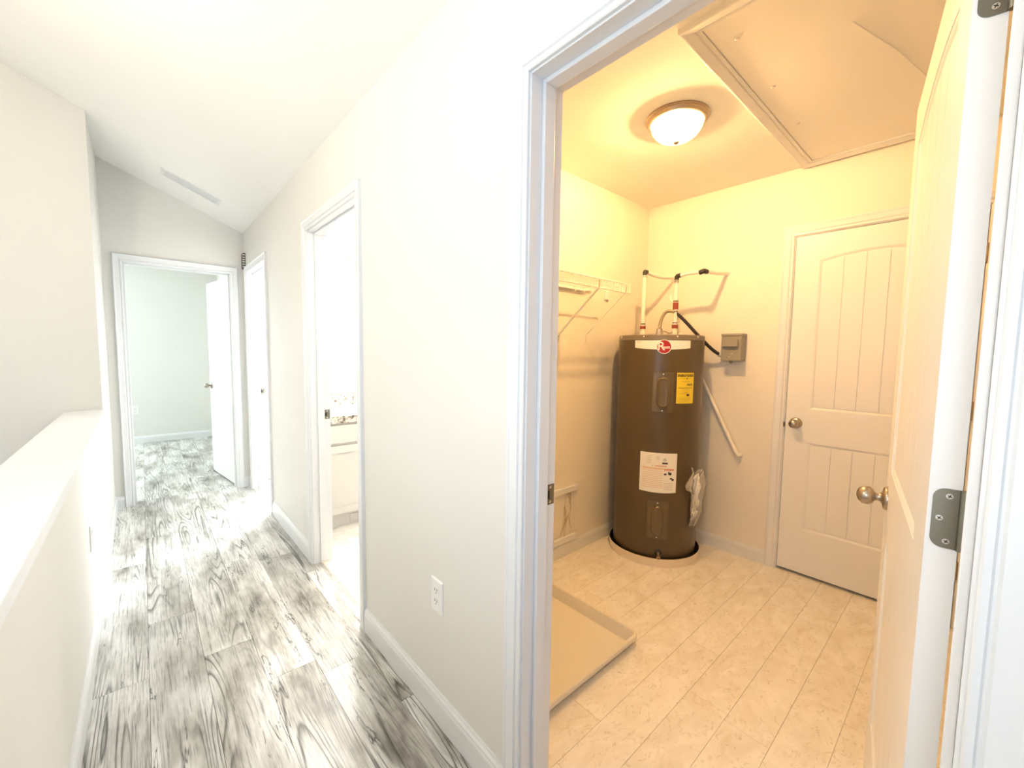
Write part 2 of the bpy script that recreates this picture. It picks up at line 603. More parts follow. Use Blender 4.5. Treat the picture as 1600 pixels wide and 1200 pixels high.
def window(name, axis, c, a0, a1, z0, z1, label):
    t = thing(name, (0, 0, 0), label, 'window', kind='structure')
    m = MB()

    def bx(p0, p1, q0, q1, d0, d1):
        if axis == 'x':
            m.box(c + d0, c + d1, p0, p1, q0, q1)
        else:
            m.box(p0, p1, c + d0, c + d1, q0, q1)
    bx(a0, a0 + 0.05, z0, z1, -0.03, 0.03)
    bx(a1 - 0.05, a1, z0, z1, -0.03, 0.03)
    bx(a0 + 0.05, a1 - 0.05, z0, z0 + 0.05, -0.03, 0.03)
    bx(a0 + 0.05, a1 - 0.05, z1 - 0.05, z1, -0.03, 0.03)
    bx(a0 + 0.05, a1 - 0.05, (z0 + z1) / 2 - 0.02, (z0 + z1) / 2 + 0.02, -0.03, 0.03)
    m.build('window_frame', TRIM, t)
    m = MB()
    bx(a0 + 0.05, a1 - 0.05, z0 + 0.05, z1 - 0.05, -0.003, 0.003)
    m.build('pane', GLASS, t)


window('added_window_1', 'y', -2.56, -0.5, 0.7, 0.8, 2.1, 'white window added unseen in the wall behind the camera')
window('added_window_2', 'x', -1.67, -0.85, 0.75, 0.5, 2.1, 'white window added unseen left of the camera')

# utility room, bath, second bedroom
struct('wall_utility', MB().box(XL, XB + 0.6, YL, YL + 0.115, 0, CZ), UWALL, 'utility room wall carrying the wire shelf')
wub = MB()
OPB = (0.012, 0.777)
wub.box(XB, XB + 0.1, -0.47, OPB[0] - J, 0, CZ).box(XB, XB + 0.1, OPB[1] + J, YL, 0, CZ).box(XB, XB + 0.1, OPB[0] - J, OPB[1] + J, 2.05 + J, CZ)
struct('wall_rear', wub, UWALL, 'utility room wall behind the water heater with the closed door')
struct('wall_near', MB().box(XL, XB + 0.6, -0.57, -0.47, 0, CZ), UWALL, 'utility room wall hidden behind the open door')
struct('wall_behind_door', MB().box(XB + 0.5, XB + 0.6, -0.47, YL, 0, CZ), WALL, 'unseen wall added behind the closed door')  # closes off the space so the gap under the door stays dark
struct('wall_bath_facing', MB().box(XL, 2.55, YL + 0.115, YL + 0.125, 0, CZ), BATHW, 'darkened facing on the bath wall opposite the vanity mirror')  # thin dark facing added to dim the wall in the mirror
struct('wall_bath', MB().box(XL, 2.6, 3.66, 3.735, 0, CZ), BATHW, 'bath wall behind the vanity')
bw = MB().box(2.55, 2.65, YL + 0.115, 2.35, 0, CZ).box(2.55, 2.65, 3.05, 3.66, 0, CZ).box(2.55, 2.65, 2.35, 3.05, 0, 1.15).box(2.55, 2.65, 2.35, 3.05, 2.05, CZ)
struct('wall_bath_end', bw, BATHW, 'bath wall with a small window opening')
window('window_3', 'x', 2.60, 2.35, 3.05, 1.15, 2.05, 'small white bath window')
sb = MB().box(3.6, 3.7, 3.735, 6.5, 0, CZ).box(0.93, 1.9, 6.4, 6.5, 0, CZ).box(3.3, 3.7, 6.4, 6.5, 0, CZ).box(1.9, 3.3, 6.4, 6.5, 0, 0.8).box(1.9, 3.3, 6.4, 6.5, 2.1, CZ)
struct('wall_second_bedroom', sb, WALL, 'second bedroom walls with a window opening')
window('window_4', 'y', 6.45, 1.9, 3.3, 0.8, 2.1, 'white second bedroom window')
struct('wall_bedroom', MB().box(-2.6, -1.95, 7.78, 7.88, 0, CZ).box(-0.75, 1.0, 7.78, 7.88, 0, CZ).box(-1.95, -0.75, 7.78, 7.88, 0, 0.8).box(-1.95, -0.75, 7.78, 7.88, 2.1, CZ), WALL, 'pale bedroom wall seen through the door at the end of the hall')
struct('wall_bedroom_right', MB().box(0.90, 0.985, 4.815, 7.78, 0, CZ), WALL, 'bedroom wall behind the open bedroom door')
window('added_window_6', 'y', 7.83, -1.95, -0.75, 0.8, 2.1, 'white bedroom window added out of view to the left')
bl = MB().box(-2.6, -2.5, 4.815, 5.55, 0, CZ).box(-2.6, -2.5, 7.05, 7.78, 0, CZ).box(-2.6, -2.5, 5.55, 7.05, 0, 0.75).box(-2.6, -2.5, 5.55, 7.05, 2.15, CZ)
struct('wall_bedroom_left', bl, WALL, 'bedroom wall with a window opening')
window('window_5', 'x', -2.55, 5.55, 7.05, 0.75, 2.15, 'white bedroom window')

cs = MB()
cs.prism([(-1.72, slope(-1.72)), (XW + 0.03, slope(XW + 0.03)), (XW + 0.03, slope(XW + 0.03) + 0.06), (-1.72, slope(-1.72) + 0.06)], fy, -2.62, YF + 0.06)
struct('ceiling', cs, CEIL, 'sloped white ceiling over the hall and stairwell', 'ceiling')
struct('ceiling_flat', MB().box(XW + 0.03, 3.7, -0.57, 6.5, CZ, CZ + 0.06), CEIL, 'flat utility room ceiling', 'ceiling')
struct('ceiling_bedroom', MB().box(-2.6, 0.985, 4.80, 7.88, CZ, CZ + 0.06), CEIL, 'flat bedroom ceiling', 'ceiling')

# floors: a base slab with every plank / tile its own piece
fl = MB().box(-0.345, 0.815, -2.5, 4.8, -0.08, -0.004).box(-1.62, -0.345, -2.5, 0.85, -0.08, -0.004).box(-2.6, 0.985, 4.8, 7.8, -0.08, -0.004).box(0.815, 3.7, 3.735, 6.5, -0.08, -0.004)
floor = struct('floor', fl, WOODGAP, 'grey wood-look plank floor running down the hall into the bedroom', 'floor')
MB().box(-1.62, 0.755, -2.49, -0.601, -0.004, 0).build('plank', WOOD, floor)
MB().box(XP, 0.755, -0.6005, 0.3, -0.004, 0).build('plank', WOOD, floor)
MB().box(-1.62, -0.3435, -0.6005, 0.849, -0.004, 0).build('plank', WOOD, floor)
MB().box(0.985, 3.6, 3.735, 6.4, -0.004, 0).build('plank', WOOD, floor)
PW, PL = 0.18, 1.22
offs = [3.381, 2.59, 2.16, 3.05, 2.95, 1.39, 2.2, 3.0, 2.6, 1.8, 2.4, 3.3]
for i in range(6):
    x0 = XP + PW * i
    x1 = min(x0 + PW, 0.757)
    y = offs[i] - 3 * PL
    while y < YF + 0.09:
        a, b2 = max(y, 0.3), min(y + PL, YF + 0.1)
        if b2 - a > 0.02:
            MB().box(x0 + 0.0007, x1 - 0.0007, a + 0.0008, b2 - 0.0008, -0.004, 0).build('plank', WOOD, floor)
        y += PL
for i in range(-13, 7):           # bedroom floor
    x0 = XP + PW * i
    x1 = min(x0 + PW, 0.90)
    if x0 < -2.5:
        continue
    y = 4.80 + offs[i % 12] % PL - PL
    while y < 7.78:
        a, b2 = max(y, 4.80), min(y + PL, 7.78)
        if b2 - a > 0.02:
            MB().box(x0 + 0.0007, x1 - 0.0007, a + 0.0008, b2 - 0.0008, -0.004, 0).build('plank', WOOD, floor)
        y += PL
for op in (OP2, OP3):             # short pieces in the doorways
    MB().box(0.7575, 0.815, op[0], op[1], -0.004, 0).build('plank', WOOD, floor)
MB().box(0.815, 0.985, OP3[0] - 0.06, 4.8, -0.004, 0).build('plank', WOOD, floor)


def tiles(fo, x0, x1, y0, y1, ybase, seams):
    k = math.floor((y0 - ybase) / 0.1477)
    y = ybase + k * 0.1477
    row = k
    while y < y1:
        a, b2 = max(y, y0), min(y + 0.1477, y1)
        s0 = seams.get(row, x0 + ((row * 0.37) % 1.0) * 0.915) - 2 * 0.915
        while s0 < x1:
            p, q = max(s0, x0), min(s0 + 0.915, x1)
            if q - p > 0.01 and b2 - a > 0.004:
                MB().box(p + 0.0006, q - 0.0006, a + 0.0006, b2 - 0.0006, -0.003, 0).build('tile', VINYL, fo)
            s0 += 0.915
        y += 0.1477
        row += 1


fu = struct('floor_utility', MB().box(XW + 0.058, XB + 0.55, -0.5, YL, -0.08, -0.003), GROUT, 'cream stone-look vinyl tile floor of the utility room', 'floor')
tiles(fu, XW + 0.06, XB + 0.5, -0.47, YL, 0.837, {0: 1.2, -1: 1.88, 1: 1.62, -2: 2.5, -3: 1.55})
fb = struct('floor_bath', MB().box(0.815, 2.55, YL, 3.66, -0.08, -0.003), GROUT, 'cream stone-look vinyl floor of the bath', 'floor')
tiles(fb, 0.835, 2.5, YL + 0.125, 3.66, 1.9, {})
struct('floor_foyer', MB().box(-1.62, -0.343, 0.85, 3.87, -2.65, -2.6), WOOD, 'floor at the foot of the stairwell', 'floor')

# ------------------------------------------------------------------ casings, jambs, baseboards
CASE = [(0, 0), (0, 0.008), (0.003, 0.0105), (0.010, 0.0105), (0.0125, 0.0075), (0.0155, 0.0075), (0.019, 0.0125), (0.034, 0.014), (0.045, 0.0155), (0.049, 0.018), (0.054, 0.018), (0.057, 0.0155), (0.057, 0)]


def casing(parent, f, a0, a1, h, mat=TRIM):
    r = 0.005
    A0, A1, HH = a0 - r, a1 + r, h + r
    left, head, right = [], [], []
    MB().loft([[f(A0 - u, 0.0, v) for u, v in CASE], [f(A0 - u, HH + u, v) for u, v in CASE]]).build('casing', mat, parent)
    MB().loft([[f(A0 - u, HH + u, v) for u, v in CASE], [f(A1 + u, HH + u, v) for u, v in CASE]]).build('casing', mat, parent)
    MB().loft([[f(A1 + u, HH + u, v) for u, v in CASE], [f(A1 + u, 0.0, v) for u, v in CASE]]).build('casing', mat, parent)


def mbox(m, f, a0, a1, z0, z1, v0, v1):
    v = [f(a, z, d) for a in (a0, a1) for z in (z0, z1) for d in (v0, v1)]
    return m.add(v, [(0, 1, 3, 2), (4, 6, 7, 5), (0, 4, 5, 1), (2, 3, 7, 6), (0, 2, 6, 4), (1, 5, 7, 3)])


def doorway(name, f, a0, a1, h, depth, label, s0, s1, strike=None):
    """f(a, z, v): v towards the viewer; depth = wall thickness; stop between depths s0..s1"""
    o = f((a0 + a1) / 2, 0, -depth / 2)
    t = thing(name, o, label, 'door frame', kind='structure')
    mbox(MB(), f, a0 - J, a0, 0.0, h + J, -depth, 0).build('jamb', TRIM, t)
    mbox(MB(), f, a1, a1 + J, 0.0, h + J, -depth, 0).build('jamb', TRIM, t)
    mbox(MB(), f, a0, a1, h, h + J, -depth, 0).build('jamb', TRIM, t)
    e = 0.0115
    mbox(MB(), f, a0, a0 + e, 0.0, h, -s1, -s0).build('door_stop', TRIM, t, bevel=0.002)
    mbox(MB(), f, a1 - e, a1, 0.0, h, -s1, -s0).build('door_stop', TRIM, t, bevel=0.002)
    mbox(MB(), f, a0 + e, a1 - e, h - e, h, -s1, -s0).build('door_stop', TRIM, t, bevel=0.002)
    casing(t, f, a0, a1, h)
    if strike:
        a, sgn, zc, vc = strike
        g = lambda p, q, d: f(a + sgn * d, zc + q, vc + p)
        pl = MB()
        w_, hh, r = 0.030, 0.058, 0.003
        pl.prism([(-w_ / 2, -hh / 2), (w_ / 2, -hh / 2), (w_ / 2, -0.012), (0.002, -0.012), (0.002, 0.012), (w_ / 2, 0.012), (w_ / 2, hh / 2), (-w_ / 2, hh / 2)], g, 0.0002, 0.002)
        sp = pl.build('strike_plate', HINGEM, t)
        sp['label'] = 'satin nickel strike plate'
        MB().prism([(0.002, -0.0119), (w_ / 2, -0.0119), (w_ / 2, 0.0119), (0.002, 0.0119)], g, 0.0002, 0.0008).build('latch_hole', DARK, sp)
        for q in (-0.021, 0.021):
            MB().prism([(0.0045 * math.cos(k * PI / 4), q + 0.0045 * math.sin(k * PI / 4)) for k in range(8)], g, 0.002, 0.0026).build('screw', SCREW, sp)
    return t


fR = lambda a, z, v: (XW - v, a, z)
fB = lambda a, z, v: (XB - v, a, z)
fF = lambda a, z, v: (a, YF - v, z)
doorway('trim_1', fR, OP1[0], OP1[1], HD, TW, 'white cased door frame of the utility room at the right', 0.038, 0.076, (OP1[1], -1, 0.938, -0.096))
doorway('trim_2', fR, OP2[0], OP2[1], HD, TW, 'white cased door frame of the bath halfway down the hall', 0.038, 0.076, (OP2[1], -1, 0.940, -0.096))
doorway('trim_3', fR, OP3[0], OP3[1], HD, TW, 'white cased door frame nearest the far end of the hall wall', 0.038, 0.076, (OP3[1], -1, 0.940, -0.096))
doorway('trim_4', fF, OPF[0], OPF[1], HD, TW, 'white cased door frame at the end of the hall', 0.038, 0.076)
doorway('trim_5', fB, OPB[0], OPB[1], 2.05, 0.1, 'white casing around the closed door in the utility room', 0.042, 0.075)
# latch mark on the closed door's frame
MB().prism([(0.006 * math.cos(k * PI / 5), 0.016 * math.sin(k * PI / 5)) for k in range(10)], lambda p, q, d: (XB - d, OPB[1] + 0.0045 + p, 0.922 + q), 0.0, 0.0095).build('latch_plate', BRONZE, bpy.data.objects['trim_5'])

# threshold strip of the bath door
th = MB().prism([(0.800, 0.0), (0.804, 0.006), (0.815, 0.008), (0.833, 0.006), (0.840, 0.0)], lambda p, q, d: (p, d, q), OP2[0], OP2[1])
tag(th.build('threshold_strip', PANRIM), 'pale metal threshold strip across the bath doorway', 'threshold', kind='structure')


def bb(name, f, runs, h, label):
    t = thing(name, f((runs[0][0] + runs[0][1]) / 2, 0, 0), label, 'baseboard', kind='structure')
    prof = [(0, 0), (0.013, 0), (0.013, h * 0.72), (0.0105, h * 0.80), (0.0105, h * 0.86), (0.006, h * 0.93), (0.004, h), (0, h)]
    for a0, a1 in runs:
        MB().loft([[f(a0, q, p) for p, q in prof], [f(a1, q, p) for p, q in prof]]).build('board', TRIM, t)


co = 0.063
bb('baseboard_right', fR, [(OP1[1] + co, OP2[0] - co), (OP2[1] + co, OP3[0] - co), (OP3[1] + co, YF), (-2.5, OP1[0] - co)], 0.115, 'white baseboard along the right wall of the hall')
bb('baseboard_far', fF, [(XP, OPF[0] - co), (OPF[1] + co, XW)], 0.095, 'short white baseboards beside the bedroom door casing')
fP = lambda a, z, v: (XP + v, a, z)
bb('baseboard_left', fP, [(-0.60, YF)], 0.105, 'white baseboard along the half wall')
bb('baseboard_rear', fB, [(OPB[1] + co, YL)], 0.092, 'white baseboard between water heater and closed door')
bb('baseboard_utility', lambda a, z, v: (a, YL - v, z), [(XL, XB)], 0.092, 'white baseboard under the wire shelf wall')
bb('baseboard_bedroom', lambda a, z, v: (a, 7.78 - v, z), [(-2.5, 0.9)], 0.10, 'white baseboard of the bedroom wall')

# ------------------------------------------------------------------ doors


def knob(parent, c, axis, name='door_knob', s=1.0):
    k = MB().lathe([(0.0005, 0.0), (0.034, 0.0), (0.034, 0.004), (0.030, 0.009), (0.016, 0.012), (0.0115, 0.016), (0.0105, 0.024), (0.013, 0.028),
                    (0.020, 0.032), (0.0255, 0.038), (0.0268, 0.046), (0.0245, 0.056), (0.018, 0.064), (0.009, 0.068), (0.0005, 0.069)],
                   c, axis, 28)
    o = k.build(name, NICKEL, parent, local=True, smooth=50)
    o['label'] = 'satin nickel egg knob'
    return o


def leaf(parent, w, z0, z1, dz=0.0, t=0.035):
    xa, xb = 0.12, w - 0.12
    zl0, zl1, zu0, zu1, rise = 0.285 + dz, 0.822 + dz, 1.022 + dz, 1.895 + dz, 0.032
    d, m = 0.008, 0.013

    def arch(x0, x1, zs, r, n=12):
        return [(x0 + (x1 - x0) * i / n, zs + r * (1 - (2 * i / n - 1) ** 2)) for i in range(n + 1)]
    slab = MB().box(0, w, -t + d, -d, z0, z1)
    panels = []
    for side in (0, 1):
        fn = (lambda p, q, e: (p, -e, q)) if side == 0 else (lambda p, q, e: (p, -t + e, q))
        slab.prism([(0, z0), (xa, z0), (xa, z1), (0, z1)], fn, 0, d)
        slab.prism([(xb, z0), (w, z0), (w, z1), (xb, z1)], fn, 0, d)
        slab.prism([(xa, z0), (xb, z0), (xb, zl0), (xa, zl0)], fn, 0, d)
        slab.prism([(xa, zl1), (xb, zl1), (xb, zu0), (xa, zu0)], fn, 0, d)
        top = arch(xa, xb, zu1, rise)
        slab.prism(top + [(xb, z1), (xa, z1)], fn, 0, d)
        # sloped mouldings
        for c0, c1 in (([(xa, zl0), (xb, zl0), (xb, zl1), (xa, zl1)], [(xa + m, zl0 + m), (xb - m, zl0 + m), (xb - m, zl1 - m), (xa + m, zl1 - m)]),
                       ([(xa, zu0), (xb, zu0)] + top[::-1], [(xa + m, zu0 + m), (xb - m, zu0 + m)] + arch(xa + m, xb - m, zu1 - m, rise)[::-1])):
            n = len(c0)
            slab.loft([[fn(p, q, 0.0012) for p, q in c0], [fn(p, q, 0.003) for p, q in [((a[0] * 0.55 + b[0] * 0.45), (a[1] * 0.55 + b[1] * 0.45)) for a, b in zip(c0, c1)]],
                       [fn(p, q, d - 0.0002) for p, q in c1]], True, False)
        for nm, zz0, zz1, rs in (('panel', zl0 + m, zl1 - m, 0.0), ('panel', zu0 + m, zu1 - m, rise)):
            pm = MB()
            px0, px1 = xa + m + 0.004, xb - m - 0.004
            n = 5
            g = 0.0035
            bwid = (px1 - px0) / n
            for i in range(n):
                p0 = px0 + bwid * i + (g / 2 if i else 0)
                p1 = px0 + bwid * (i + 1) - (g / 2 if i < n - 1 else 0)

                def zt(x):
                    return zz1 - 0.004 + rs * (1 - (2 * (x - px0) / (px1 - px0) - 1) ** 2)
                pm.prism([(p0, zz0 + 0.004), (p1, zz0 + 0.004), (p1, zt(p1)), ((p0 + p1) / 2, zt((p0 + p1) / 2)), (p0, zt(p0))], fn, d - 0.0035, d)
            panels.append(pm)
    slab.build('slab', DOORP, parent, local=True)
    for pm in panels:
        pm.build('panel', DOORP, parent, local=True)


def hinge_leaf(parent, zc, y0, y1, hh=0.089, sgn=1, x=0.0):
    """hinge plate screwed to the hinge edge of a door leaf (plane x = 0), rounded at y1"""
    w_ = abs(y1 - y0)
    r = 0.014
    s = 1 if y1 > y0 else -1
    pts = [(0, -hh / 2)] + arc((w_ - r, -hh / 2 + r), r, -90, 0, 6) + arc((w_ - r, hh / 2 - r), r, 0, 90, 6) + [(0, hh / 2)]
    g = lambda p, q, d: (x - d, y0 + s * p, zc + q)
    h = MB().prism(pts, g, 0.0, 0.0022).build('hinge', HINGEM, parent, local=True)
    h['label'] = 'satin nickel hinge'
    MB().lathe([(0.0005, -hh / 2), (0.0055, -hh / 2), (0.0055, hh / 2), (0.0005, hh / 2)], (x - 0.003, y0 - s * 0.003, zc), (0, 0, 1), 12).build('knuckle', HINGEM, h, local=True, smooth=40)
    for px, q in ((w_ * 0.42, hh * 0.38), (w_ * 0.72, 0.0), (w_ * 0.42, -hh * 0.38)):
        sc = MB().lathe([(0.0005, 0.0022), (0.0042, 0.0022), (0.0040, 0.0029), (0.0005, 0.0030)], (x, y0 + s * px, zc + q), (-1, 0, 0), 14)
        sc.build('screw', SCREW, h, local=True)
        cr = MB()
        for a in (0.5, 0.5 + PI / 2):
            ca, sa = math.cos(a), math.sin(a)
            l, ww = 0.0026, 0.0006
            cr.prism([(ca * l - sa * ww, sa * l + ca * ww), (-ca * l - sa * ww, -sa * l + ca * ww), (-ca * l + sa * ww, -sa * l - ca * ww), (ca * l + sa * ww, sa * l - ca * ww)],
                     lambda p, q2, dd: (x - dd, y0 + s * px + p, zc + q + q2), 0.0030, 0.0033)
        cr.build('screw_slot', DARK, h, local=True)


d1 = thing('door_1', (0.875, 0.039, 0), 'white arched two-panel door standing open into the utility room', 'door', kind='structure', rz=math.radians(9.0))
leaf(d1, 0.785, 0.012, 2.028, 0.0)
knob(d1, (0.725, 0.0, 0.934), (0, 1, 0))
knob(d1, (0.725, -0.035, 0.934), (0, -1, 0))
for z in (0.28, 1.103, 1.845):
    hinge_leaf(d1, z, -0.0345, -0.005)

d2 = thing('door_2', (0.6375, 4.829, 0), 'white two-panel bedroom door standing open at the end of the hall', 'door', kind='structure', rz=math.radians(97.5))
leaf(d2, 0.715, 0.012, 2.022, 0.0)
knob(d2, (0.655, 0.0, 0.945), (0, 1, 0))
knob(d2, (0.655, -0.035, 0.945), (0, -1, 0))
for z in (0.35, 1.045, 1.81):
    hinge_leaf(d2, z, -0.0345, -0.004)

d3 = thing('door_3', (XB + 0.002, OPB[0] + 0.0025, 0), 'white arched two-panel door standing closed beside the water heater', 'door', kind='structure', rz=math.radians(90))
leaf(d3, 0.760, 0.020, 2.047, 0.003)
knob(d3, (0.706, 0.0, 0.936), (0, 1, 0))
for z in (0.30, 1.09, 1.83):
    hb = MB().lathe([(0.0005, -0.045), (0.0065, -0.045), (0.0065, 0.045), (0.0005, 0.045)], (-0.001, 0.007, z), (0, 0, 1), 12)
    hb.build('hinge', NICKEL, d3, local=True, smooth=40)

# ------------------------------------------------------------------ ceiling hatch and lights
hx0, hx1, hy0, hy1 = 1.418, 2.930, 0.075, 0.762
ht = thing('attic_hatch', ((hx0 + hx1) / 2, (hy0 + hy1) / 2, CZ), 'cream attic hatch with moulded frame in the utility room ceiling', 'hatch')
CW = 0.057


def hatch_piece(p, q):
    """profile swept from corner p to corner q of the inner rectangle, mitred"""
    ends = []
    for (cx, cy, sx, sy) in (p, q):
        ends.append([(cx + sx * u, cy + sy * u, CZ - v) for u, v in CASE])
    return MB().loft(ends)


ix0, ix1, iy0, iy1 = hx0 + CW, hx1 - CW, hy0 + CW, hy1 - CW
cn = [(ix0, iy1, -1, 1), (ix1, iy1, 1, 1), (ix1, iy0, 1, -1), (ix0, iy0, -1, -1)]
for i in range(4):
    hatch_piece(cn[i], cn[(i + 1) % 4]).build('frame_board', TRIM, ht)
MB().box(ix0 + 0.002, ix1 - 0.002, iy0 + 0.002, iy1 - 0.002, CZ - 0.005, CZ - 0.0005).build('hatch_panel', CEIL, ht)
for (x, y) in ((1.602, 0.638), (1.985, 0.639), (2.378, 0.649)):
    MB().lathe([(0.0005, 0), (0.009, 0.0), (0.006, 0.003), (0.0005, 0.004)], (x, y, CZ - 0.005), (0, 0, -1), 10).build('nail_pop', TRIM, ht, smooth=60)
MB().tube([(1.80, 0.352, CZ - 0.006), (1.86, 0.334, CZ - 0.006), (2.066, 0.273, CZ - 0.006), (2.332, 0.215, CZ - 0.006), (2.6, 0.17, CZ - 0.006)], 0.0022, 6).build('panel_crease', TRIM, ht)  # thin raised line for the crease across the panel

LC = (1.925, 1.020)
lt = thing('ceiling_light', (LC[0], LC[1], CZ), 'lit flush dome light with brushed metal ring on the utility ceiling', 'lamp')
MB().lathe([(0.0005, 0), (0.140, 0), (0.141, -0.006), (0.134, -0.012), (0.132, -0.020), (0.127, -0.026), (0.119, -0.027), (0.117, -0.012), (0.0005, -0.010)], (LC[0], LC[1], CZ), (0, 0, 1), 48).build('metal_ring', FIXM, lt, smooth=35)
dome = [(0.118, -0.020)]
for i in range(1, 10):
    a = i / 10 * PI / 2
    dome.append((0.118 * math.cos(a) ** 0.85, -0.020 - 0.088 * math.sin(a)))
dome.append((0.001, -0.108))
MB().lathe(dome, (LC[0], LC[1], CZ), (0, 0, 1), 40, cap=False).build('glass_dome', DOME, lt, smooth=80)
MB().lathe([(0.0005, -0.106), (0.011, -0.107), (0.012, -0.113), (0.006, -0.119), (0.0005, -0.120)], (LC[0], LC[1], CZ), (0, 0, 1), 16).build('finial', FIXM, lt, smooth=40)
MB().lathe([(0.0005, 0.0), (0.012, 0.003), (0.021, 0.012), (0.024, 0.021), (0.020, 0.031), (0.012, 0.039), (0.011, 0.046), (0.0005, 0.047)], (LC[0] - 0.015, LC[1] + 0.012, CZ - 0.060), (0, 0, 1), 20).build('bulb', BULB, lt, smooth=70)

VLX = (1.44, 1.62, 1.80)
bt = thing('vanity_light', (1.62, 3.66, 2.13), 'white three-globe light bar over the bath mirror', 'lamp')
MB().box(1.36, 1.88, 3.635, 3.66, 2.10, 2.16).build('wall_bar', NICKEL, bt, bevel=0.004)
for x in VLX:
    MB().lathe([(0.0005, 0), (0.026, 0), (0.026, 0.035), (0.0005, 0.035)], (x, 3.635, 2.13), (0, -1, 0), 18).build('socket', NICKEL, bt, smooth=40)
    MB().lathe([(0.0005 if i in (0, 12) else 0.058 * math.sin(PI * i / 12), 0.058 * math.cos(PI * i / 12)) for i in range(13)], (x, 3.545, 2.13), (0, 0, 1), 24).build('globe', BATHGLOBE, bt, smooth=80)

SG = (-0.80, 1.7)
sg = thing('added_pendant', (SG[0], SG[1], slope(SG[0])), 'warm globe pendant added out of view over the stairwell', 'lamp')  # unseen lamp added to warm the stairwell wall and ceiling
MB().tube([(SG[0], SG[1], slope(SG[0])), (SG[0], SG[1], 2.62)], 0.008, 10).build('stem', NICKEL, sg)
MB().lathe([(0.0005 if i in (0, 12) else 0.12 * math.sin(PI * i / 12), 0.12 * math.cos(PI * i / 12)) for i in range(13)], (SG[0], SG[1], 2.51), (0, 0, 1), 24).build('globe', STAIRFILL, sg, smooth=80)

HL = (0.10, 0.42)
hl = thing('added_hall_light', (HL[0], HL[1], slope(HL[0])), 'round white dome light added unseen on the hall ceiling above the camera', 'lamp')  # unseen lamp added to brighten the hall and the utility room floor
MB().lathe([(0.0005, -0.001), (0.05, -0.022), (0.05, -0.05), (0.11, -0.06), (0.0005, -0.06)], (HL[0], HL[1], slope(HL[0])), (0, 0, 1), 32).build('base', NICKEL, hl, smooth=35)
MB().lathe([(0.0005 if i in (0, 8) else 0.11 * math.sin(PI / 2 * i / 8) , -0.062 - 0.08 * math.cos(PI / 2 * i / 8)) for i in range(9)], (HL[0], HL[1], slope(HL[0])), (0, 0, 1), 32).build('dome', HALLFILL, hl, smooth=80)

# supply register on the sloped hall ceiling
vx0, vx1, vy0, vy1 = 0.165, 0.530, 4.11, 4.265
vt = thing('ceiling_register', ((vx0 + vx1) / 2, (vy0 + vy1) / 2, slope((vx0 + vx1) / 2)), 'white louvred air register on the sloped hall ceiling', 'vent')


def sb_(m, x0, x1, y0, y1, d0, d1):
    nx, nz = -0.387, -0.922
    v = [(x + nx * d, y, slope(x) + nz * d) for x in (x0, x1) for y in (y0, y1) for d in (d0, d1)]
    return m.add(v, [(0, 1, 3, 2), (4, 6, 7, 5), (0, 4, 5, 1), (2, 3, 7, 6), (0, 2, 6, 4), (1, 5, 7, 3)])


vf = MB()
sb_(vf, vx0, vx1, vy0, vy0 + 0.02, 0, 0.007)
sb_(vf, vx0, vx1, vy1 - 0.02, vy1, 0, 0.007)
sb_(vf, vx0, vx0 + 0.02, vy0 + 0.02, vy1 - 0.02, 0, 0.007)
sb_(vf, vx1 - 0.02, vx1, vy0 + 0.02, vy1 - 0.02, 0, 0.007)
vf.build('frame', TRIM, vt)
sb_(MB(), vx0 + 0.02, vx1 - 0.02, vy0 + 0.02, vy1 - 0.02, 0.0002, 0.001).build('backing', INKG, vt)
for i in range(7):
    y = vy0 + 0.026 + i * 0.0158
    sb_(MB(), vx0 + 0.02, vx1 - 0.02, y, y + 0.009, 0.001, 0.006).build('louvre', TRIM, vt)

# dark slotted chime beside the far corner
ch = thing('door_chime', (XW, 4.60, 2.16), 'small dark slotted chime box on the hall wall above the farthest side door', 'chime')
MB().box(XW - 0.022, XW, 4.585, 4.665, 2.085, 2.225).build('housing', BRONZE, ch, bevel=0.002)
for i in range(6):
    z = 2.098 + i * 0.021
    MB().box(XW - 0.0235, XW - 0.004, 4.5835, 4.60, z, z + 0.009).build('slot', WALL, ch)

# ------------------------------------------------------------------ outlets and switches


def outlet(name, f, a, z, label, w_=0.076, h_=0.122, toggle=False):
    t = thing(name, f(a, z, 0), label, 'switch' if toggle else 'outlet', None if toggle else 'wall outlets')
    g = lambda p, q, d: f(a + p, z + q, d)
    MB().loft([[g(p, q, 0.0) for p, q in rrect(w_, h_, 0.004)], [g(p, q, 0.003) for p, q in rrect(w_, h_, 0.004)], [g(p, q, 0.006) for p, q in rrect(w_ - 0.008, h_ - 0.008, 0.004)]]).build('plate', WHITE, t)
    if toggle:
        MB().prism([(-0.005, -0.012), (0.005, -0.012), (0.005, 0.012), (-0.005, 0.012)], g, 0.006, 0.014).build('toggle', WHITE, t)
        return
    for zc in (0.020, -0.020):
        rc = MB().prism([(p, q + zc) for p, q in rrect(0.033, 0.028, 0.010)], g, 0.006, 0.0075).build('receptacle', WHITE, t)
        for p0 in (-0.0065, 0.0065):
            MB().prism([(p0 - 0.0013, zc - 0.001), (p0 + 0.0013, zc - 0.001), (p0 + 0.0013, zc + 0.008), (p0 - 0.0013, zc + 0.008)], g, 0.0075, 0.0079).build('slot', DARK, rc)
        MB().prism([(0.0024 * math.cos(k * PI / 4), zc - 0.008 + 0.0024 * math.sin(k * PI / 4)) for k in range(8)], g, 0.0075, 0.0079).build('ground_hole', DARK, rc)


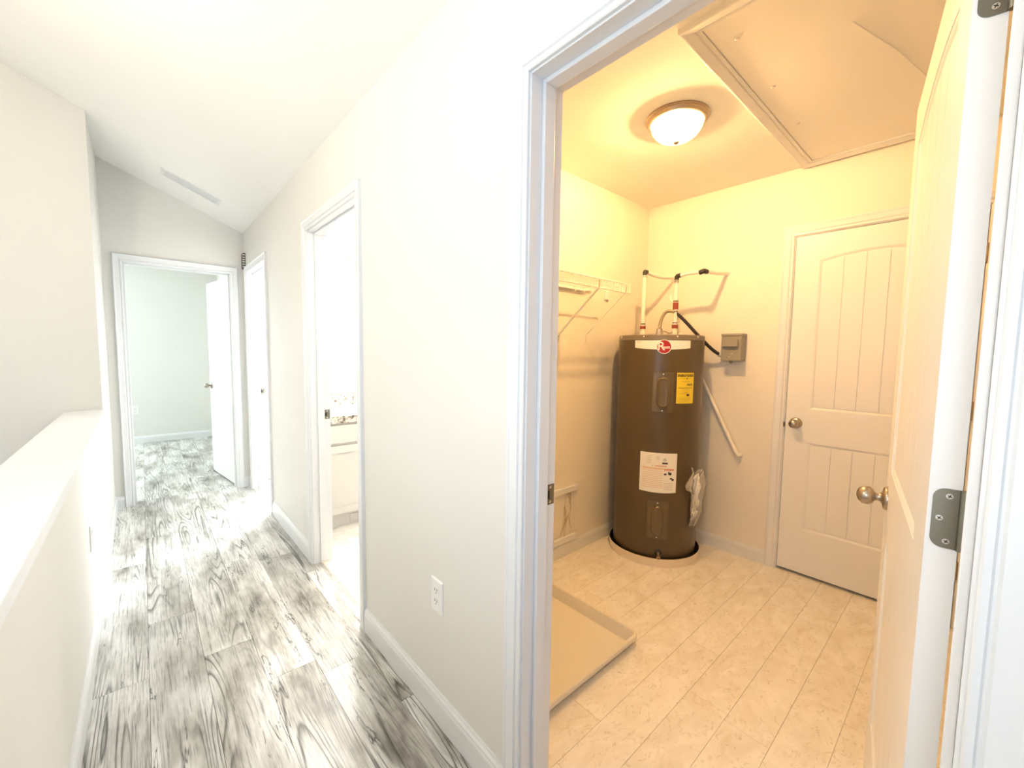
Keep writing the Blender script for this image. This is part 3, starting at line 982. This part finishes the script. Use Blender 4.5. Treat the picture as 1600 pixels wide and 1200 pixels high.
outlet('wall_outlet', fR, 1.234, 0.470, 'white duplex outlet low on the right wall beside the utility door')
outlet('wall_outlet', fP, 2.650, 0.474, 'white outlet on the half wall under the cap')
outlet('light_switch', fP, 3.945, 1.185, 'white light switch on the narrow wall past the half wall', toggle=True)
outlet('wall_outlet', lambda a, z, v: (a, 7.78 - v, z), -0.095, 0.465, 'white outlet on the far bedroom wall')
# small plate on the utility wall near the shelf end
pt = thing('wall_plate', (2.435, YL, 1.742), 'small white plate on the wall under the end of the wire shelf', 'plate')
MB().loft([[(2.435 + p, YL - d, 1.742 + q) for p, q in rrect(w0, h0, 0.003)] for w0, h0, d in ((0.046, 0.066, 0), (0.046, 0.066, 0.004), (0.040, 0.060, 0.007))]).build('plate', WHITE, pt)
MB().box(2.421, 2.449, YL - 0.012, YL - 0.007, 1.711, 1.717).build('grey_strip', INKG, pt)  # grey strip along the plate's lower edge

# ------------------------------------------------------------------ wire shelf
SY = YL - 0.305
st = thing('wire_shelf', (1.6, YL, 1.76), 'white ventilated wire shelf with diagonal braces on the utility wall', 'shelf')
sx0, sx1 = 0.885, 2.255
for (y, z, r) in ((SY, 1.762, 0.0032), (SY - 0.001, 1.711, 0.0032), (SY + 0.15, 1.757, 0.003), (YL - 0.012, 1.757, 0.0042)):
    MB().tube([(sx0, y, z), (sx1, y, z)], r * 1.3, 8).build('rail', SHELFW, st, smooth=40)
x = sx0 + 0.012
first = None
while x < sx1:
    if first is None:
        first = MB().tube([(x, YL - 0.006, 1.7625), (x, SY + 0.006, 1.7645), (x, SY - 0.003, 1.762), (x, SY - 0.0045, 1.755), (x, SY - 0.0045, 1.709)], 0.0019, 5).build('wire', SHELFW, st)
        x_first = x
    else:
        o = first.copy()
        COL.objects.link(o)
        o.location.x += x - x_first
    x += 0.0254
for bx_, r in ((1.935, 0.0065), (2.200, 0.003)):
    br = MB().tube([(bx_, SY - 0.002, 1.709), (bx_, SY + 0.012, 1.697), (bx_ + 0.008, YL - 0.012, 1.462), (bx_ + 0.008, YL - 0.006, 1.447)], r, 8)
    bo = br.build('brace', SHELFW, st, smooth=40)
    MB().tube([(bx_, SY - 0.006, 1.752), (bx_, SY - 0.008, 1.735), (bx_, SY - 0.004, 1.708)], 0.0035, 6).build('hook', INKG, bo)
    MB().box(bx_ + 0.001, bx_ + 0.015, YL - 0.006, YL, 1.415, 1.455).build('foot_plate', SHELFW, bo)
    for z in (1.424, 1.442):
        MB().lathe([(0.0005, 0), (0.0035, 0), (0.0030, 0.002), (0.0005, 0.0022)], (bx_ + 0.008, YL - 0.006, z), (0, -1, 0), 8).build('screw', INKG, bo)
MB().tube([(sx0, YL - 0.020, 1.748), (2.190, YL - 0.020, 1.748)], 0.0065, 8).build('wall_rail', SHELFW, st, smooth=40)
for x in (1.20, 1.55, 2.07, 2.16):
    MB().box(x - 0.005, x + 0.005, YL - 0.026, YL, 1.737, 1.766).build('wall_clip', SHELFW, st)

# ------------------------------------------------------------------ marbled access board low on the same wall
ap = thing('access_board', (1.75, YL, 0.25), 'brown-veined board between two white trim strips low on the utility wall', 'panel')
MB().box(1.40, 2.150, YL - 0.006, YL, 0.118, 0.430).build('veined_board', MARBLED, ap)
MB().box(1.40, 2.160, YL - 0.022, YL, 0.426, 0.466).build('trim_strip', TRIM, ap, bevel=0.003)
MB().box(1.40, 2.150, YL - 0.022, YL, 0.096, 0.134).build('trim_strip', TRIM, ap, bevel=0.003)

# ------------------------------------------------------------------ washer tray
tr = thing('washer_tray', (1.32, 1.36, 0), 'shallow cream plastic washer tray on the utility floor inside the doorway', 'tray')
tx0, tx1, ty0, ty1, th_ = 0.925, 1.668, 0.962, 1.742, 0.058
tcx, tcy = (tx0 + tx1) / 2, (ty0 + ty1) / 2


def ring(w_, h_, r, z):
    return [(tcx + p, tcy + q, z) for p, q in rrect(w_, h_, r, 5)]


TWd, THt = tx1 - tx0, ty1 - ty0
MB().loft([ring(TWd - 0.05, THt - 0.05, 0.03, 0.0), ring(TWd - 0.016, THt - 0.016, 0.035, th_ - 0.022), ring(TWd, THt, 0.035, th_ - 0.02), ring(TWd, THt, 0.035, th_ - 0.004), ring(TWd - 0.006, THt - 0.006, 0.033, th_),
           ring(TWd - 0.024, THt - 0.024, 0.03, th_), ring(TWd - 0.030, THt - 0.030, 0.028, th_ - 0.004), ring(TWd - 0.062, THt - 0.062, 0.022, 0.005)]).build('tray_body', TRAYM, tr, smooth=35)

# ------------------------------------------------------------------ water heater
TC, TR = (2.615, 1.438), 0.270
pan = thing('drain_pan', (TC[0], TC[1], 0), 'round metal drain pan under the water heater', 'pan')
MB().lathe([(0.0005, 0.0), (0.290, 0.0), (0.296, 0.055), (0.299, 0.056), (0.299, 0.058), (0.2945, 0.058), (0.2885, 0.0045), (0.0005, 0.0045)], (TC[0], TC[1], 0), (0, 0, 1), 72).build('pan_wall', PANRIM, pan, smooth=35)
MB().lathe([(0.0005, 0.0045), (0.2880, 0.0045), (0.2935, 0.0545), (0.2925, 0.0545), (0.2865, 0.006), (0.0005, 0.006)], (TC[0], TC[1], 0), (0, 0, 1), 72).build('pan_liner', PANIN, pan, smooth=35)

wh = thing('water_heater', (TC[0], TC[1], 0.006), 'tall dark brown cylindrical electric water heater in the corner', 'water heater')
c3 = (TC[0], TC[1], 0)
MB().lathe([(0.0005, 0.007), (0.236, 0.007), (0.245, 0.012), (0.258, 0.030), (0.2675, 0.05), (TR, 0.07), (TR, 1.430), (0.0005, 1.430)], c3, (0, 0, 1), 96).build('tank', TANK, wh, smooth=30)
MB().lathe([(TR - 0.002, 1.431), (TR + 0.002, 1.431), (TR + 0.002, 1.437), (TR, 1.439), (TR, 1.458), (TR - 0.004, 1.463), (0.0005, 1.466)], c3, (0, 0, 1), 96).build('lid', TANKLID, wh, smooth=30)
for a in (187.1, 229.8, 262.0, 144.0):
    r_ = math.radians(a)
    MB().lathe([(0.0005, 0), (0.0048, 0), (0.0040, 0.0025), (0.0005, 0.003)], (TC[0] + TR * math.cos(r_), TC[1] + TR * math.sin(r_), 1.451), (math.cos(r_), math.sin(r_), 0), 10).build('screw', LABELW, wh, smooth=60)


def zban(k):
    return (1.381 - 0.011 * (1 - (2 * k - 1) ** 2), 1.427)


ban = MB().cyl(TC, TR, 175.0, 248.5, 0, 0, 0.0002, 0.0018, 36, zban).build('banner_label', LABELW, wh)
ban['label'] = 'cream banner label with a round red logo'
LA, LZ = 213.3, 1.388


def on_tank(px, pz, a0, z0, d):
    a = math.radians(a0) + px / TR
    return (TC[0] + (TR + d) * math.cos(a), TC[1] + (TR + d) * math.sin(a), z0 + pz)


def disc(r, a0, z0, d0, d1, n=40):
    m = MB()
    rings = []
    for k in (0.02, 0.35, 0.7, 1.0):
        rings.append([on_tank(r * k * math.cos(2 * PI * i / n), r * k * math.sin(2 * PI * i / n), a0, z0, d1) for i in range(n)])
    rings.append([on_tank(r * math.cos(2 * PI * i / n), r * math.sin(2 * PI * i / n), a0, z0, d0) for i in range(n)])
    return m.loft(rings, True, True)


disc(0.0435, LA, LZ, 0.0016, 0.0030).build('logo_rim', LABELW, ban)
disc(0.0395, LA, LZ, 0.0030, 0.0036).build('logo_disc', LOGOR, ban)


def text_mesh(body, size, fn, name, mat, parent, bold=0.0, align='CENTER', sx=1.0):
    cu = bpy.data.curves.new(name, 'FONT')
    cu.body = body
    cu.size = size
    cu.align_x = align
    cu.align_y = 'CENTER'
    cu.offset = bold
    cu.resolution_u = 3
    to = bpy.data.objects.new('text_tmp', cu)
    COL.objects.link(to)
    dg = bpy.context.evaluated_depsgraph_get()
    me = bpy.data.meshes.new_from_object(to.evaluated_get(dg))
    bpy.data.objects.remove(to)
    m = MB()
    m.add([fn(v.co.x * sx, v.co.y) for v in me.vertices], [tuple(p.vertices) for p in me.polygons])
    bpy.data.meshes.remove(me)
    return m.build(name, mat, parent)


text_mesh('R', 0.074, lambda p, q: on_tank(p - 0.0165, q, LA, LZ + 0.001, 0.0040), 'lettering', LABELW, ban, 0.0008)
text_mesh('heem', 0.027, lambda p, q: on_tank(p + 0.0125, q, LA, LZ - 0.003, 0.0041), 'lettering', LABELW, ban, 0.0006, sx=0.70)
MB().cyl(TC, TR, 177.0, 184.5, 1.4165, 1.4195, 0.0018, 0.0021, 4).build('print_line', INKG, ban)


def cover(a0, a1, z0, z1):
    cv = MB().cyl(TC, TR, a0, a1, z0, z1, 0.0, 0.007, 10).build('element_cover', COVERM, wh, bevel=0.002)
    ac, zc = (a0 + a1) / 2 - 0.5, (z0 + z1) / 2
    hh, ww = (z1 - z0) * 0.40, 0.036
    rings = []
    for k, d in ((1.0, 0.006), (0.95, 0.011), (0.84, 0.019), (0.68, 0.0225), (0.60, 0.0205), (0.3, 0.0200), (0.02, 0.0200)):
        w2, h2 = ww * k, hh - ww * (1 - k)
        pts = arc((0, h2 - w2), w2, 0, 180, 12) + arc((0, -h2 + w2), w2, 180, 360, 12)
        rings.append([on_tank(p, q, ac, zc, d) for p, q in pts])
    MB().loft(rings, True, True).build('bulge', COVERM, cv, smooth=60)
    for q in (z1 - 0.010, z0 + 0.010):
        p = on_tank(0, 0, ac, q, 0.007)
        r_ = math.radians(ac)
        MB().lathe([(0.0005, 0), (0.0045, 0), (0.0036, 0.0022), (0.0005, 0.0026)], p, (math.cos(r_), math.sin(r_), 0), 10).build('screw', LABELW, cv, smooth=60)


cover(201.3, 227.3, 0.984, 1.230)
cover(200.3, 227.0, 0.178, 0.420)
# raised vertical seam down the front
MB().cyl(TC, TR, 207.0, 220.0, 0.42, 0.984, -0.001, 0.0009, 6).build('front_band', TANK, wh)
MB().cyl(TC, TR, 207.0, 220.0, 1.230, 1.372, -0.001, 0.0009, 6).build('front_band', TANK, wh)

# yellow energy label
ye = MB().cyl(TC, TR, 231.2, 257.0, 1.040, 1.230, 0.0002, 0.0012, 12).build('energy_label', LABELY, wh)
ye['label'] = 'yellow energy guide label'
YA = 244.1
yt = lambda p0, q0: (lambda p, q: on_tank(p + p0, q + q0, YA, 1.135, 0.0016))
text_mesh('ENERGYGUIDE', 0.0205, yt(0, 0.077), 'lettering', INKK, ye, 0.0009, sx=0.82)
text_mesh('$419', 0.022, yt(0.028, 0.020), 'lettering', INKK, ye, 0.0007, sx=0.9)


def strips(parent, mat, rows, a_c, z_c, d):
    m = MB()
    for x0, x1, y0, y1 in rows:
        n = max(2, int(abs(x1 - x0) / 0.01))
        m.loft([[on_tank(x0 + (x1 - x0) * i / n, y0, a_c, z_c, d - 0.0003), on_tank(x0 + (x1 - x0) * i / n, y0, a_c, z_c, d), on_tank(x0 + (x1 - x0) * i / n, y1, a_c, z_c, d), on_tank(x0 + (x1 - x0) * i / n, y1, a_c, z_c, d - 0.0003)] for i in range(n + 1)])
    o = m.build('print', mat, parent)
    o['kind'] = 'stuff'
    return o


strips(ye, INKK, [(-0.050, 0.048, 0.0005, 0.0028), (0.004, 0.012, 0.056, 0.063), (0.008, 0.028, -0.048, -0.037)], YA, 1.135, 0.0016)
strips(ye, paint('ink_olive', (0.36, 0.28, 0.05), 0.5, 0.0), [(-0.05, 0.0, 0.058, 0.0595), (-0.03, 0.03, 0.040, 0.042), (-0.02, 0.02, -0.010, -0.0085), (-0.012, 0.016, -0.026, -0.0245), (-0.038, 0.022, -0.034, -0.032),
                                                                (-0.05, 0.04, -0.062, -0.0606), (-0.05, 0.03, -0.070, -0.0686), (-0.05, 0.045, -0.078, -0.0766), (-0.05, 0.00, -0.087, -0.0856)], YA, 1.135, 0.0016)

# white warning label
wl = MB().cyl(TC, TR, 188.5, 236.0, 0.478, 0.728, 0.0002, 0.0012, 24, lambda k: (0.478 - 0.004 * (1 - (2 * k - 1) ** 2), 0.727)).build('warning_label', LABELW, wh)
wl['label'] = 'white paper warning label'
WA, WZ = 212.2, 0.603
rows_r = [(-0.096, 0.030, 0.018 - 0.0115 * i, 0.018 - 0.0115 * i + 0.0035) for i in range(11)]
strips(wl, paint('ink_pale_red', (0.80, 0.60, 0.46), 0.5, 0.0), rows_r + [(-0.096, 0.030, 0.022, 0.032)], WA, WZ, 0.0016)
strips(wl, INKR, [(-0.020, 0.05, 0.040, 0.0455), (0.034, 0.094, 0.016, 0.027)], WA, WZ, 0.0017)
strips(wl, INKK, [(0.022, 0.056, 0.056, 0.066), (0.035, 0.050, -0.014, -0.003), (0.060, 0.068, -0.010, 0.008), (0.066, 0.080, -0.013, 0.003), (0.072, 0.086, -0.040, -0.030), (0.082, 0.096, -0.048, -0.036), (-0.036, -0.031, 0.041, 0.045)], WA, WZ, 0.0018)
strips(wl, INKG, [(-0.07, -0.045, 0.10 - 0.011 * i, 0.102 - 0.011 * i) for i in range(5)] + [(-0.015, 0.006, 0.10 - 0.009 * i, 0.102 - 0.009 * i) for i in range(3)] + [(0.036, 0.09, -0.066 - 0.010 * i, -0.064 - 0.010 * i) for i in range(5)], WA, WZ, 0.0016)
ringm = MB()
n = 24
ringm.loft([[on_tank(r * math.cos(2 * PI * i / n), r * math.sin(2 * PI * i / n), 212.2 + math.degrees(0.037 / TR), WZ + 0.083, 0.0017) for i in range(n)] for r in (0.006, 0.0085)], True, False)
ringm.build('print', INKK, wl)

# drain valve
da = math.radians(216.0)
dv = Vector((math.cos(da), math.sin(da), 0))
dp = Vector((TC[0], TC[1], 0)) + dv * 0.262
MB().lathe([(0.0005, 0.0), (0.022, 0.0), (0.024, 0.006), (0.016, 0.012), (0.0005, 0.013)], (dp.x, dp.y, 0.090), dv, 20).build('drain_collar', BLACKP, wh, smooth=40)
dvo = MB().lathe([(0.008, 0.0), (0.008, 0.034), (0.012, 0.036), (0.012, 0.052), (0.0085, 0.052), (0.0075, 0.044), (0.0005, 0.044)], (dp.x, dp.y, 0.090), dv - Vector((0, 0, 0.42)), 16).build('drain_valve', BRASS, wh, smooth=40)
dvo['label'] = 'small brass drain valve'

# ------------------------------------------------------------------ pipes above the tank


def bend(p, c, q, r, n=6):
    """round corner at c between p and q"""
    p, c, q = Vector(p), Vector(c), Vector(q)
    a = c + (p - c).normalized() * r
    b = c + (q - c).normalized() * r
    return [tuple((a * (1 - t) ** 2) + (c * 2 * t * (1 - t)) + (b * t * t)) for t in [i / n for i in range(n + 1)]]


def zband(p, z0, z1, r, name, mat, parent):
    MB().lathe([(0.0005, z0), (r, z0), (r, z1), (0.0005, z1)], (p[0], p[1], 0), (0, 0, 1), 16).build(name, mat, parent, smooth=40)


HP, ZH = (2.561, 1.543), 1.897
hp = thing('water_pipe', (HP[0], HP[1], 1.466), 'white water pipe rising from the left of the heater lid to the wall', 'pipe', 'water pipes above the heater')
PR = 0.0125
MB().tube([(HP[0], HP[1], 1.466), (HP[0], HP[1], ZH - 0.018)], PR, 14).build('riser', PEX, hp, smooth=40)
MB().tube([(HP[0] + 0.018, HP[1], ZH)] + [(HP[0] + t * 0.392, HP[1] - 0.024 * t, ZH - 0.02 * math.sin(t * PI) + 0.012 * t) for t in (0.25, 0.5, 0.75, 1.0)], PR, 14).build('branch', PEX, hp, smooth=40)
MB().tube([(HP[0], HP[1], ZH - 0.026), (HP[0], HP[1], ZH - 0.006), (HP[0] + 0.006, HP[1], ZH), (HP[0] + 0.026, HP[1], ZH)], 0.0145, 12).build('elbow', BLACKP, hp, smooth=40)
zband(HP, ZH - 0.040, ZH - 0.034, 0.0142, 'clamp_ring', STEELFLEX, hp)
zband(HP, 1.466, 1.500, 0.0165, 'nipple', PEX, hp)
zband(HP, 1.512, 1.532, 0.0190, 'red_collar', REDF, hp)
zband(HP, 1.543, 1.549, 0.0155, 'clamp_ring', BRONZE, hp)

CP, ZC_ = (2.660, 1.366), 1.857
E2 = (2.668, 1.190, 1.868)
cp = thing('water_pipe', (CP[0], CP[1], 1.466), 'white water pipe with a red check valve rising from the right of the heater lid', 'pipe', 'water pipes above the heater')
MB().tube([(CP[0], CP[1], 1.466), (CP[0], CP[1], ZC_ - 0.018)], PR, 14).build('riser', PEX, cp, smooth=40)
MB().tube([(CP[0], CP[1] - 0.018, ZC_), (CP[0] + 0.003, 1.30, ZC_ + 0.010), (E2[0], E2[1] + 0.016, E2[2] - 0.002)], PR, 14).build('branch', PEX, cp, smooth=40)
MB().tube([(CP[0], CP[1], ZC_ - 0.026), (CP[0], CP[1], ZC_ - 0.006), (CP[0], CP[1] - 0.006, ZC_), (CP[0], CP[1] - 0.028, ZC_ + 0.003)], 0.0150, 12).build('elbow', BLACKP, cp, smooth=40)
MB().tube([(E2[0] - 0.001, E2[1] + 0.030, E2[2] - 0.006), (E2[0], E2[1] + 0.004, E2[2]), (E2[0] + 0.006, E2[1], E2[2]), (E2[0] + 0.030, E2[1] - 0.002, E2[2] - 0.001)], 0.0155, 12).build('elbow', BLACKP, cp, smooth=40)
MB().tube([(E2[0] + 0.028, E2[1] - 0.002, E2[2] - 0.001), (2.80, 1.178, 1.872), (XB, 1.165, 1.889)], PR, 14).build('wall_run', PEX, cp, smooth=40)
MB().lathe([(0.0005, 0), (0.021, 0), (0.020, 0.004), (0.0005, 0.005)], (XB, 1.165, 1.889), (-1, 0, 0), 18).build('wall_flange', WHITE, cp, smooth=40)
zband(CP, ZC_ - 0.046, ZC_ - 0.040, 0.0145, 'clamp_ring', STEELFLEX, cp)
zband(CP, ZC_ - 0.036, ZC_ - 0.030, 0.0145, 'clamp_ring', BRONZE, cp)
zband(CP, 1.640, 1.684, 0.0175, 'check_valve', REDF, cp)
zband(CP, 1.690, 1.697, 0.0165, 'clamp_ring', BRONZE, cp)
zband(CP, 1.622, 1.629, 0.0165, 'clamp_ring', BRONZE, cp)
MB().tube([(CP[0] - 0.012, CP[1] + 0.02, 1.690), (CP[0] - 0.018, CP[1] + 0.03, 1.715), (CP[0] - 0.014, CP[1] + 0.028, 1.74)], [0.008, 0.007, 0.003], 8).build('tag', PEX, cp, smooth=40)
zband(CP, 1.466, 1.505, 0.0165, 'nipple', PEX, cp)
zband(CP, 1.515, 1.538, 0.0190, 'red_collar', REDF, cp)
zband(CP, 1.548, 1.554, 0.0155, 'clamp_ring', BRONZE, cp)
MB().lathe([(0.0005, 0), (0.014, 0), (0.014, 0.018), (0.0005, 0.020)], (2.668, 1.325, 1.466), (0, 0, 1), 12).build('port_cap', PEX, cp, smooth=40)

# flexible conduit to the disconnect box
cd = thing('flexible_conduit', (2.585, 1.425, 1.466), 'flexible metal conduit looping from heater lid to the grey box', 'conduit')
pts = [(2.580, 1.430, 1.47), (2.581, 1.428, 1.53), (2.590, 1.420, 1.585), (2.610, 1.404, 1.622), (2.640, 1.382, 1.628), (2.675, 1.352, 1.604), (2.715, 1.315, 1.555), (2.76, 1.272, 1.490), (2.81, 1.228, 1.425), (2.855, 1.192, 1.375), (2.888, 1.168, 1.350), (2.905, 1.152, 1.342)]


def spline(P_, k=6):
    out = []
    P_ = [Vector(p) for p in P_]
    for i in range(len(P_) - 1):
        a, b, c, d = P_[max(0, i - 1)], P_[i], P_[i + 1], P_[min(len(P_) - 1, i + 2)]
        for j in range(k):
            t = j / k
            out.append(0.5 * ((2 * b) + (c - a) * t + (2 * a - 5 * b + 4 * c - d) * t * t + (3 * b - a - 3 * c + d) * t ** 3))
    out.append(P_[-1])
    return out


sp = spline(pts, 16)
k_ = 74
MB().tube(sp[:k_ + 1], [0.0115 if i % 2 else 0.0097 for i in range(k_ + 1)], 12).build('ribbed_sleeve', STEELFLEX, cd, smooth=30)
cb = MB().tube(sp[k_:], [0.0115 if i % 2 else 0.0103 for i in range(len(sp) - k_)], 12).build('dark_sleeve', BLACKP, cd, smooth=30)
cb['label'] = 'dark end of the conduit'
MB().lathe([(0.0005, 0), (0.024, 0), (0.024, 0.020), (0.020, 0.024), (0.020, 0.042), (0.016, 0.046), (0.0005, 0.046)], (2.580, 1.430, 1.466), (0, 0, 1), 8).build('connector', STEELFLEX, cd)
MB().lathe([(0.0005, 0), (0.015, 0), (0.015, 0.022), (0.0005, 0.022)], (2.905, 1.151, 1.341), (-0.6, 0.75, 0.2), 12).build('connector', WHITE, cd, smooth=40)
MB().tube(spline([(2.590, 1.418, 1.488), (2.600, 1.405, 1.494), (2.625, 1.385, 1.482), (2.648, 1.372, 1.488)], 4), 0.004, 6).build('ground_wire', STEELFLEX, cd, smooth=40)

# grey disconnect box
db = thing('disconnect_box', (XB, 1.085, 1.395), 'grey electrical disconnect box with a flip cover on the wall beside the heater', 'electrical box')
BX0, BX1, BY0, BY1, BZ0, BZ1 = XB - 0.082, XB, 1.022, 1.140, 1.308, 1.482
MB().box(BX0, BX1, BY0, BY1, BZ0, BZ1 - 0.006).build('box_body', GREYBOX, db, bevel=0.004)
MB().box(BX0 - 0.010, BX0 - 0.0005, BY0 - 0.003, BY1 + 0.003, BZ0 - 0.003, BZ1 - 0.018).build('cover', GREYBOX, db, bevel=0.003)
MB().box(BX0 - 0.014, BX1 - 0.006, BY0 - 0.005, BY1 + 0.005, BZ1 - 0.0165, BZ1).build('rain_hood', GREYBOX, db, bevel=0.003)
bp = MB()
cy_, cz_ = (BY0 + BY1) / 2 + 0.002, 1.420
bp.loft([[(BX0 - 0.010 - d, cy_ + p, cz_ + q) for p, q in rrect(w0, h0, 0.012)] for w0, h0, d in ((0.098, 0.052, 0), (0.098, 0.052, 0.014), (0.090, 0.044, 0.022))])
bp.build('grip', GREYBOX, db, smooth=40)
for y, z in ((1.075, 1.352), (1.088, 1.330)):
    MB().lathe([(0.0005, 0), (0.004, 0), (0.003, 0.002), (0.0005, 0.0022)], (BX0 - 0.010, y, z), (-1, 0, 0), 10).build('rivet', SCREW, db, smooth=60)
MB().prism([(-0.014, 0), (0.014, 0), (0.010, -0.016), (0, -0.022), (-0.010, -0.016)], lambda p, q, d: (BX0 + 0.01 + d, 1.085 + p, BZ0 + q), 0, 0.003).build('lock_tab', GREYBOX, db)

# relief drain pipe
rp = thing('relief_pipe', (2.93, 1.16, 0.67), 'white plastic relief pipe sloping down the wall right of the heater', 'pipe')
a_, b_, = (2.915, 1.335, 1.276), (2.925, 1.042, 0.705)
MB().tube([(2.873, 1.345, 1.30), (2.890, 1.345, 1.298), (2.908, 1.341, 1.29), a_, b_, (2.928, 1.030, 0.690), (2.940, 1.024, 0.684), (XB, 1.022, 0.683)], 0.0125, 14).build('pipe_run', PEX, rp, smooth=40)
MB().tube([(2.9243, 1.055, 0.730), (2.926, 1.036, 0.694), (2.932, 1.027, 0.684), (XB - 0.002, 1.022, 0.682)], 0.0165, 14).build('elbow', PEX, rp, smooth=40)

# document pouch taped to the tank
pg = thing('document_pouch', (2.58, 1.16, 0.42), 'crumpled clear plastic pouch of papers hanging on the right side of the heater', 'pouch')
rnd = random.Random(3)


def bag(sx, off, zt, zb, wt, wb_, jit):
    """a crumpled sheet hanging from the tank side; u runs from the tank outward"""
    nu, nv = 9, 12
    m = MB()
    grid = []
    for j in range(nv + 1):
        v = j / nv
        row = []
        for i in range(nu + 1):
            u = i / nu
            wd_ = wt * (1 - v) ** 0.7 + wb_ * v
            rad = TR + 0.004 + u * wd_ * (0.75 if sx else 1.0)
            a = math.radians(262.5 + off + (rnd.uniform(-1, 1) * jit * 6 + 4.5 * math.sin(u * 5 + v * 4) * u) - 16 * (1 - v) ** 3 * u * (1 if sx else -0.4))
            z = zt + (zb - zt) * v + rnd.uniform(-1, 1) * jit * 0.012 + 0.030 * math.sin(u * 4.4) * (1 - v) - 0.05 * u * u * (1 - v) * sx
            row.append((TC[0] + rad * math.cos(a), TC[1] + rad * math.sin(a), z))
        grid.append(row)
    vs = [p for r in grid for p in r]
    fs = [(j * (nu + 1) + i, j * (nu + 1) + i + 1, (j + 1) * (nu + 1) + i + 1, (j + 1) * (nu + 1) + i) for j in range(nv) for i in range(nu)]
    m.add(vs, fs)
    return m


def solid(o, t):
    s_ = o.modifiers.new('thickness', 'SOLIDIFY')
    s_.thickness = t
    return o


solid(bag(1, 0.0, 0.612, 0.255, 0.060, 0.012, 0.5).build('film', FILM, pg, smooth=180), 0.0008)
solid(bag(0, 5.0, 0.590, 0.245, 0.075, 0.010, 0.6).build('film', FILM, pg, smooth=180), 0.0008)
bk = bag(0, 2.5, 0.560, 0.285, 0.050, 0.012, 0.25).build('booklet', PAPER, pg, smooth=50)
solid(bk, 0.004)

# ------------------------------------------------------------------ bath vanity seen through its door
VX0, VX1, VY0, VY1 = 0.90, 2.05, 3.13, 3.6598
va = thing('vanity_cabinet', ((VX0 + VX1) / 2, 3.4, 0), 'white bath vanity cabinet seen through the narrow doorway', 'cabinet')
MB().box(VX0, VX1, VY0, VY1, 0.10, 0.800).build('carcass', CABW, va)
tk = MB().box(VX0, VX1, VY0 + 0.03, VY0 + 0.048, 0.0, 0.10).build('toe_kick', CABW, va)
MB().box(1.155, 1.46, VY0 + 0.024, VY0 + 0.03, 0.026, 0.082).build('toe_register', CABW, tk)
MB().box(VX0 + 0.006, 1.40, VY0 - 0.018, VY0, 0.652, 0.785).build('drawer_front', CABW, va, bevel=0.002)
MB().box(1.41, VX1 - 0.006, VY0 - 0.018, VY0, 0.652, 0.785).build('drawer_front', CABW, va, bevel=0.002)
for x0, x1 in ((VX0 + 0.006, 1.40), (1.41, VX1 - 0.006)):
    z0, z1 = 0.115, 0.632
    dm = MB()
    fwid = 0.055
    dm.box(x0, x0 + fwid, VY0 - 0.018, VY0, z0, z1).box(x1 - fwid, x1, VY0 - 0.018, VY0, z0, z1).box(x0 + fwid, x1 - fwid, VY0 - 0.018, VY0, z0, z0 + fwid).box(x0 + fwid, x1 - fwid, VY0 - 0.018, VY0, z1 - fwid, z1)
    cdoor = dm.build('cabinet_door', CABW, va, bevel=0.002)
    MB().box(x0 + fwid, x1 - fwid, VY0 - 0.009, VY0, z0 + fwid, z1 - fwid).build('panel', CABW, cdoor)

ct = thing('countertop', ((VX0 + VX1) / 2, 3.4, 0.80), 'speckled granite vanity top with white sink', 'countertop')
MB().box(VX0 - 0.02, VX1, VY0 - 0.025, VY1, 0.801, 0.856).build('slab', GRANITE, ct, bevel=0.003)
MB().box(VX0 - 0.02, VX1, VY1 - 0.02, VY1, 0.856, 0.962).build('backsplash', GRANITE, ct, bevel=0.003)
sk = MB()
n = 36
sk.loft([[(1.36 + a * math.cos(2 * PI * i / n), 3.375 + b * math.sin(2 * PI * i / n), z) for i in range(n)] for a, b, z in
         ((0.265, 0.215, 0.856), (0.262, 0.212, 0.872), (0.250, 0.200, 0.878), (0.235, 0.185, 0.874), (0.20, 0.155, 0.862), (0.05, 0.04, 0.858))])
sk.build('sink_basin', PORC, ct, smooth=60)
fa = thing('faucet', (1.40, 3.605, 0.856), 'chrome faucet behind the bath sink', 'faucet')
MB().lathe([(0.0005, 0), (0.024, 0), (0.022, 0.01), (0.014, 0.02), (0.013, 0.075), (0.0005, 0.08)], (1.40, 3.605, 0.857), (0, 0, 1), 18).build('body', CHROME, fa, smooth=40)
MB().tube([(1.40, 3.605, 0.915), (1.40, 3.56, 0.935), (1.40, 3.50, 0.930), (1.40, 3.49, 0.915)], 0.010, 10).build('spout', CHROME, fa, smooth=40)
for dx in (-0.09, 0.09):
    MB().lathe([(0.0005, 0), (0.02, 0), (0.018, 0.03), (0.024, 0.038), (0.0005, 0.05)], (1.40 + dx, 3.605, 0.857), (0, 0, 1), 16).build('handle', CHROME, fa, smooth=40)
mi = thing('vanity_mirror', (1.47, 3.658, 1.65), 'frameless wall mirror over the bath vanity', 'mirror')
MB().box(VX0 - 0.01, VX1, 3.652, 3.6598, 0.966, 2.005).build('glass', MIRROR, mi)
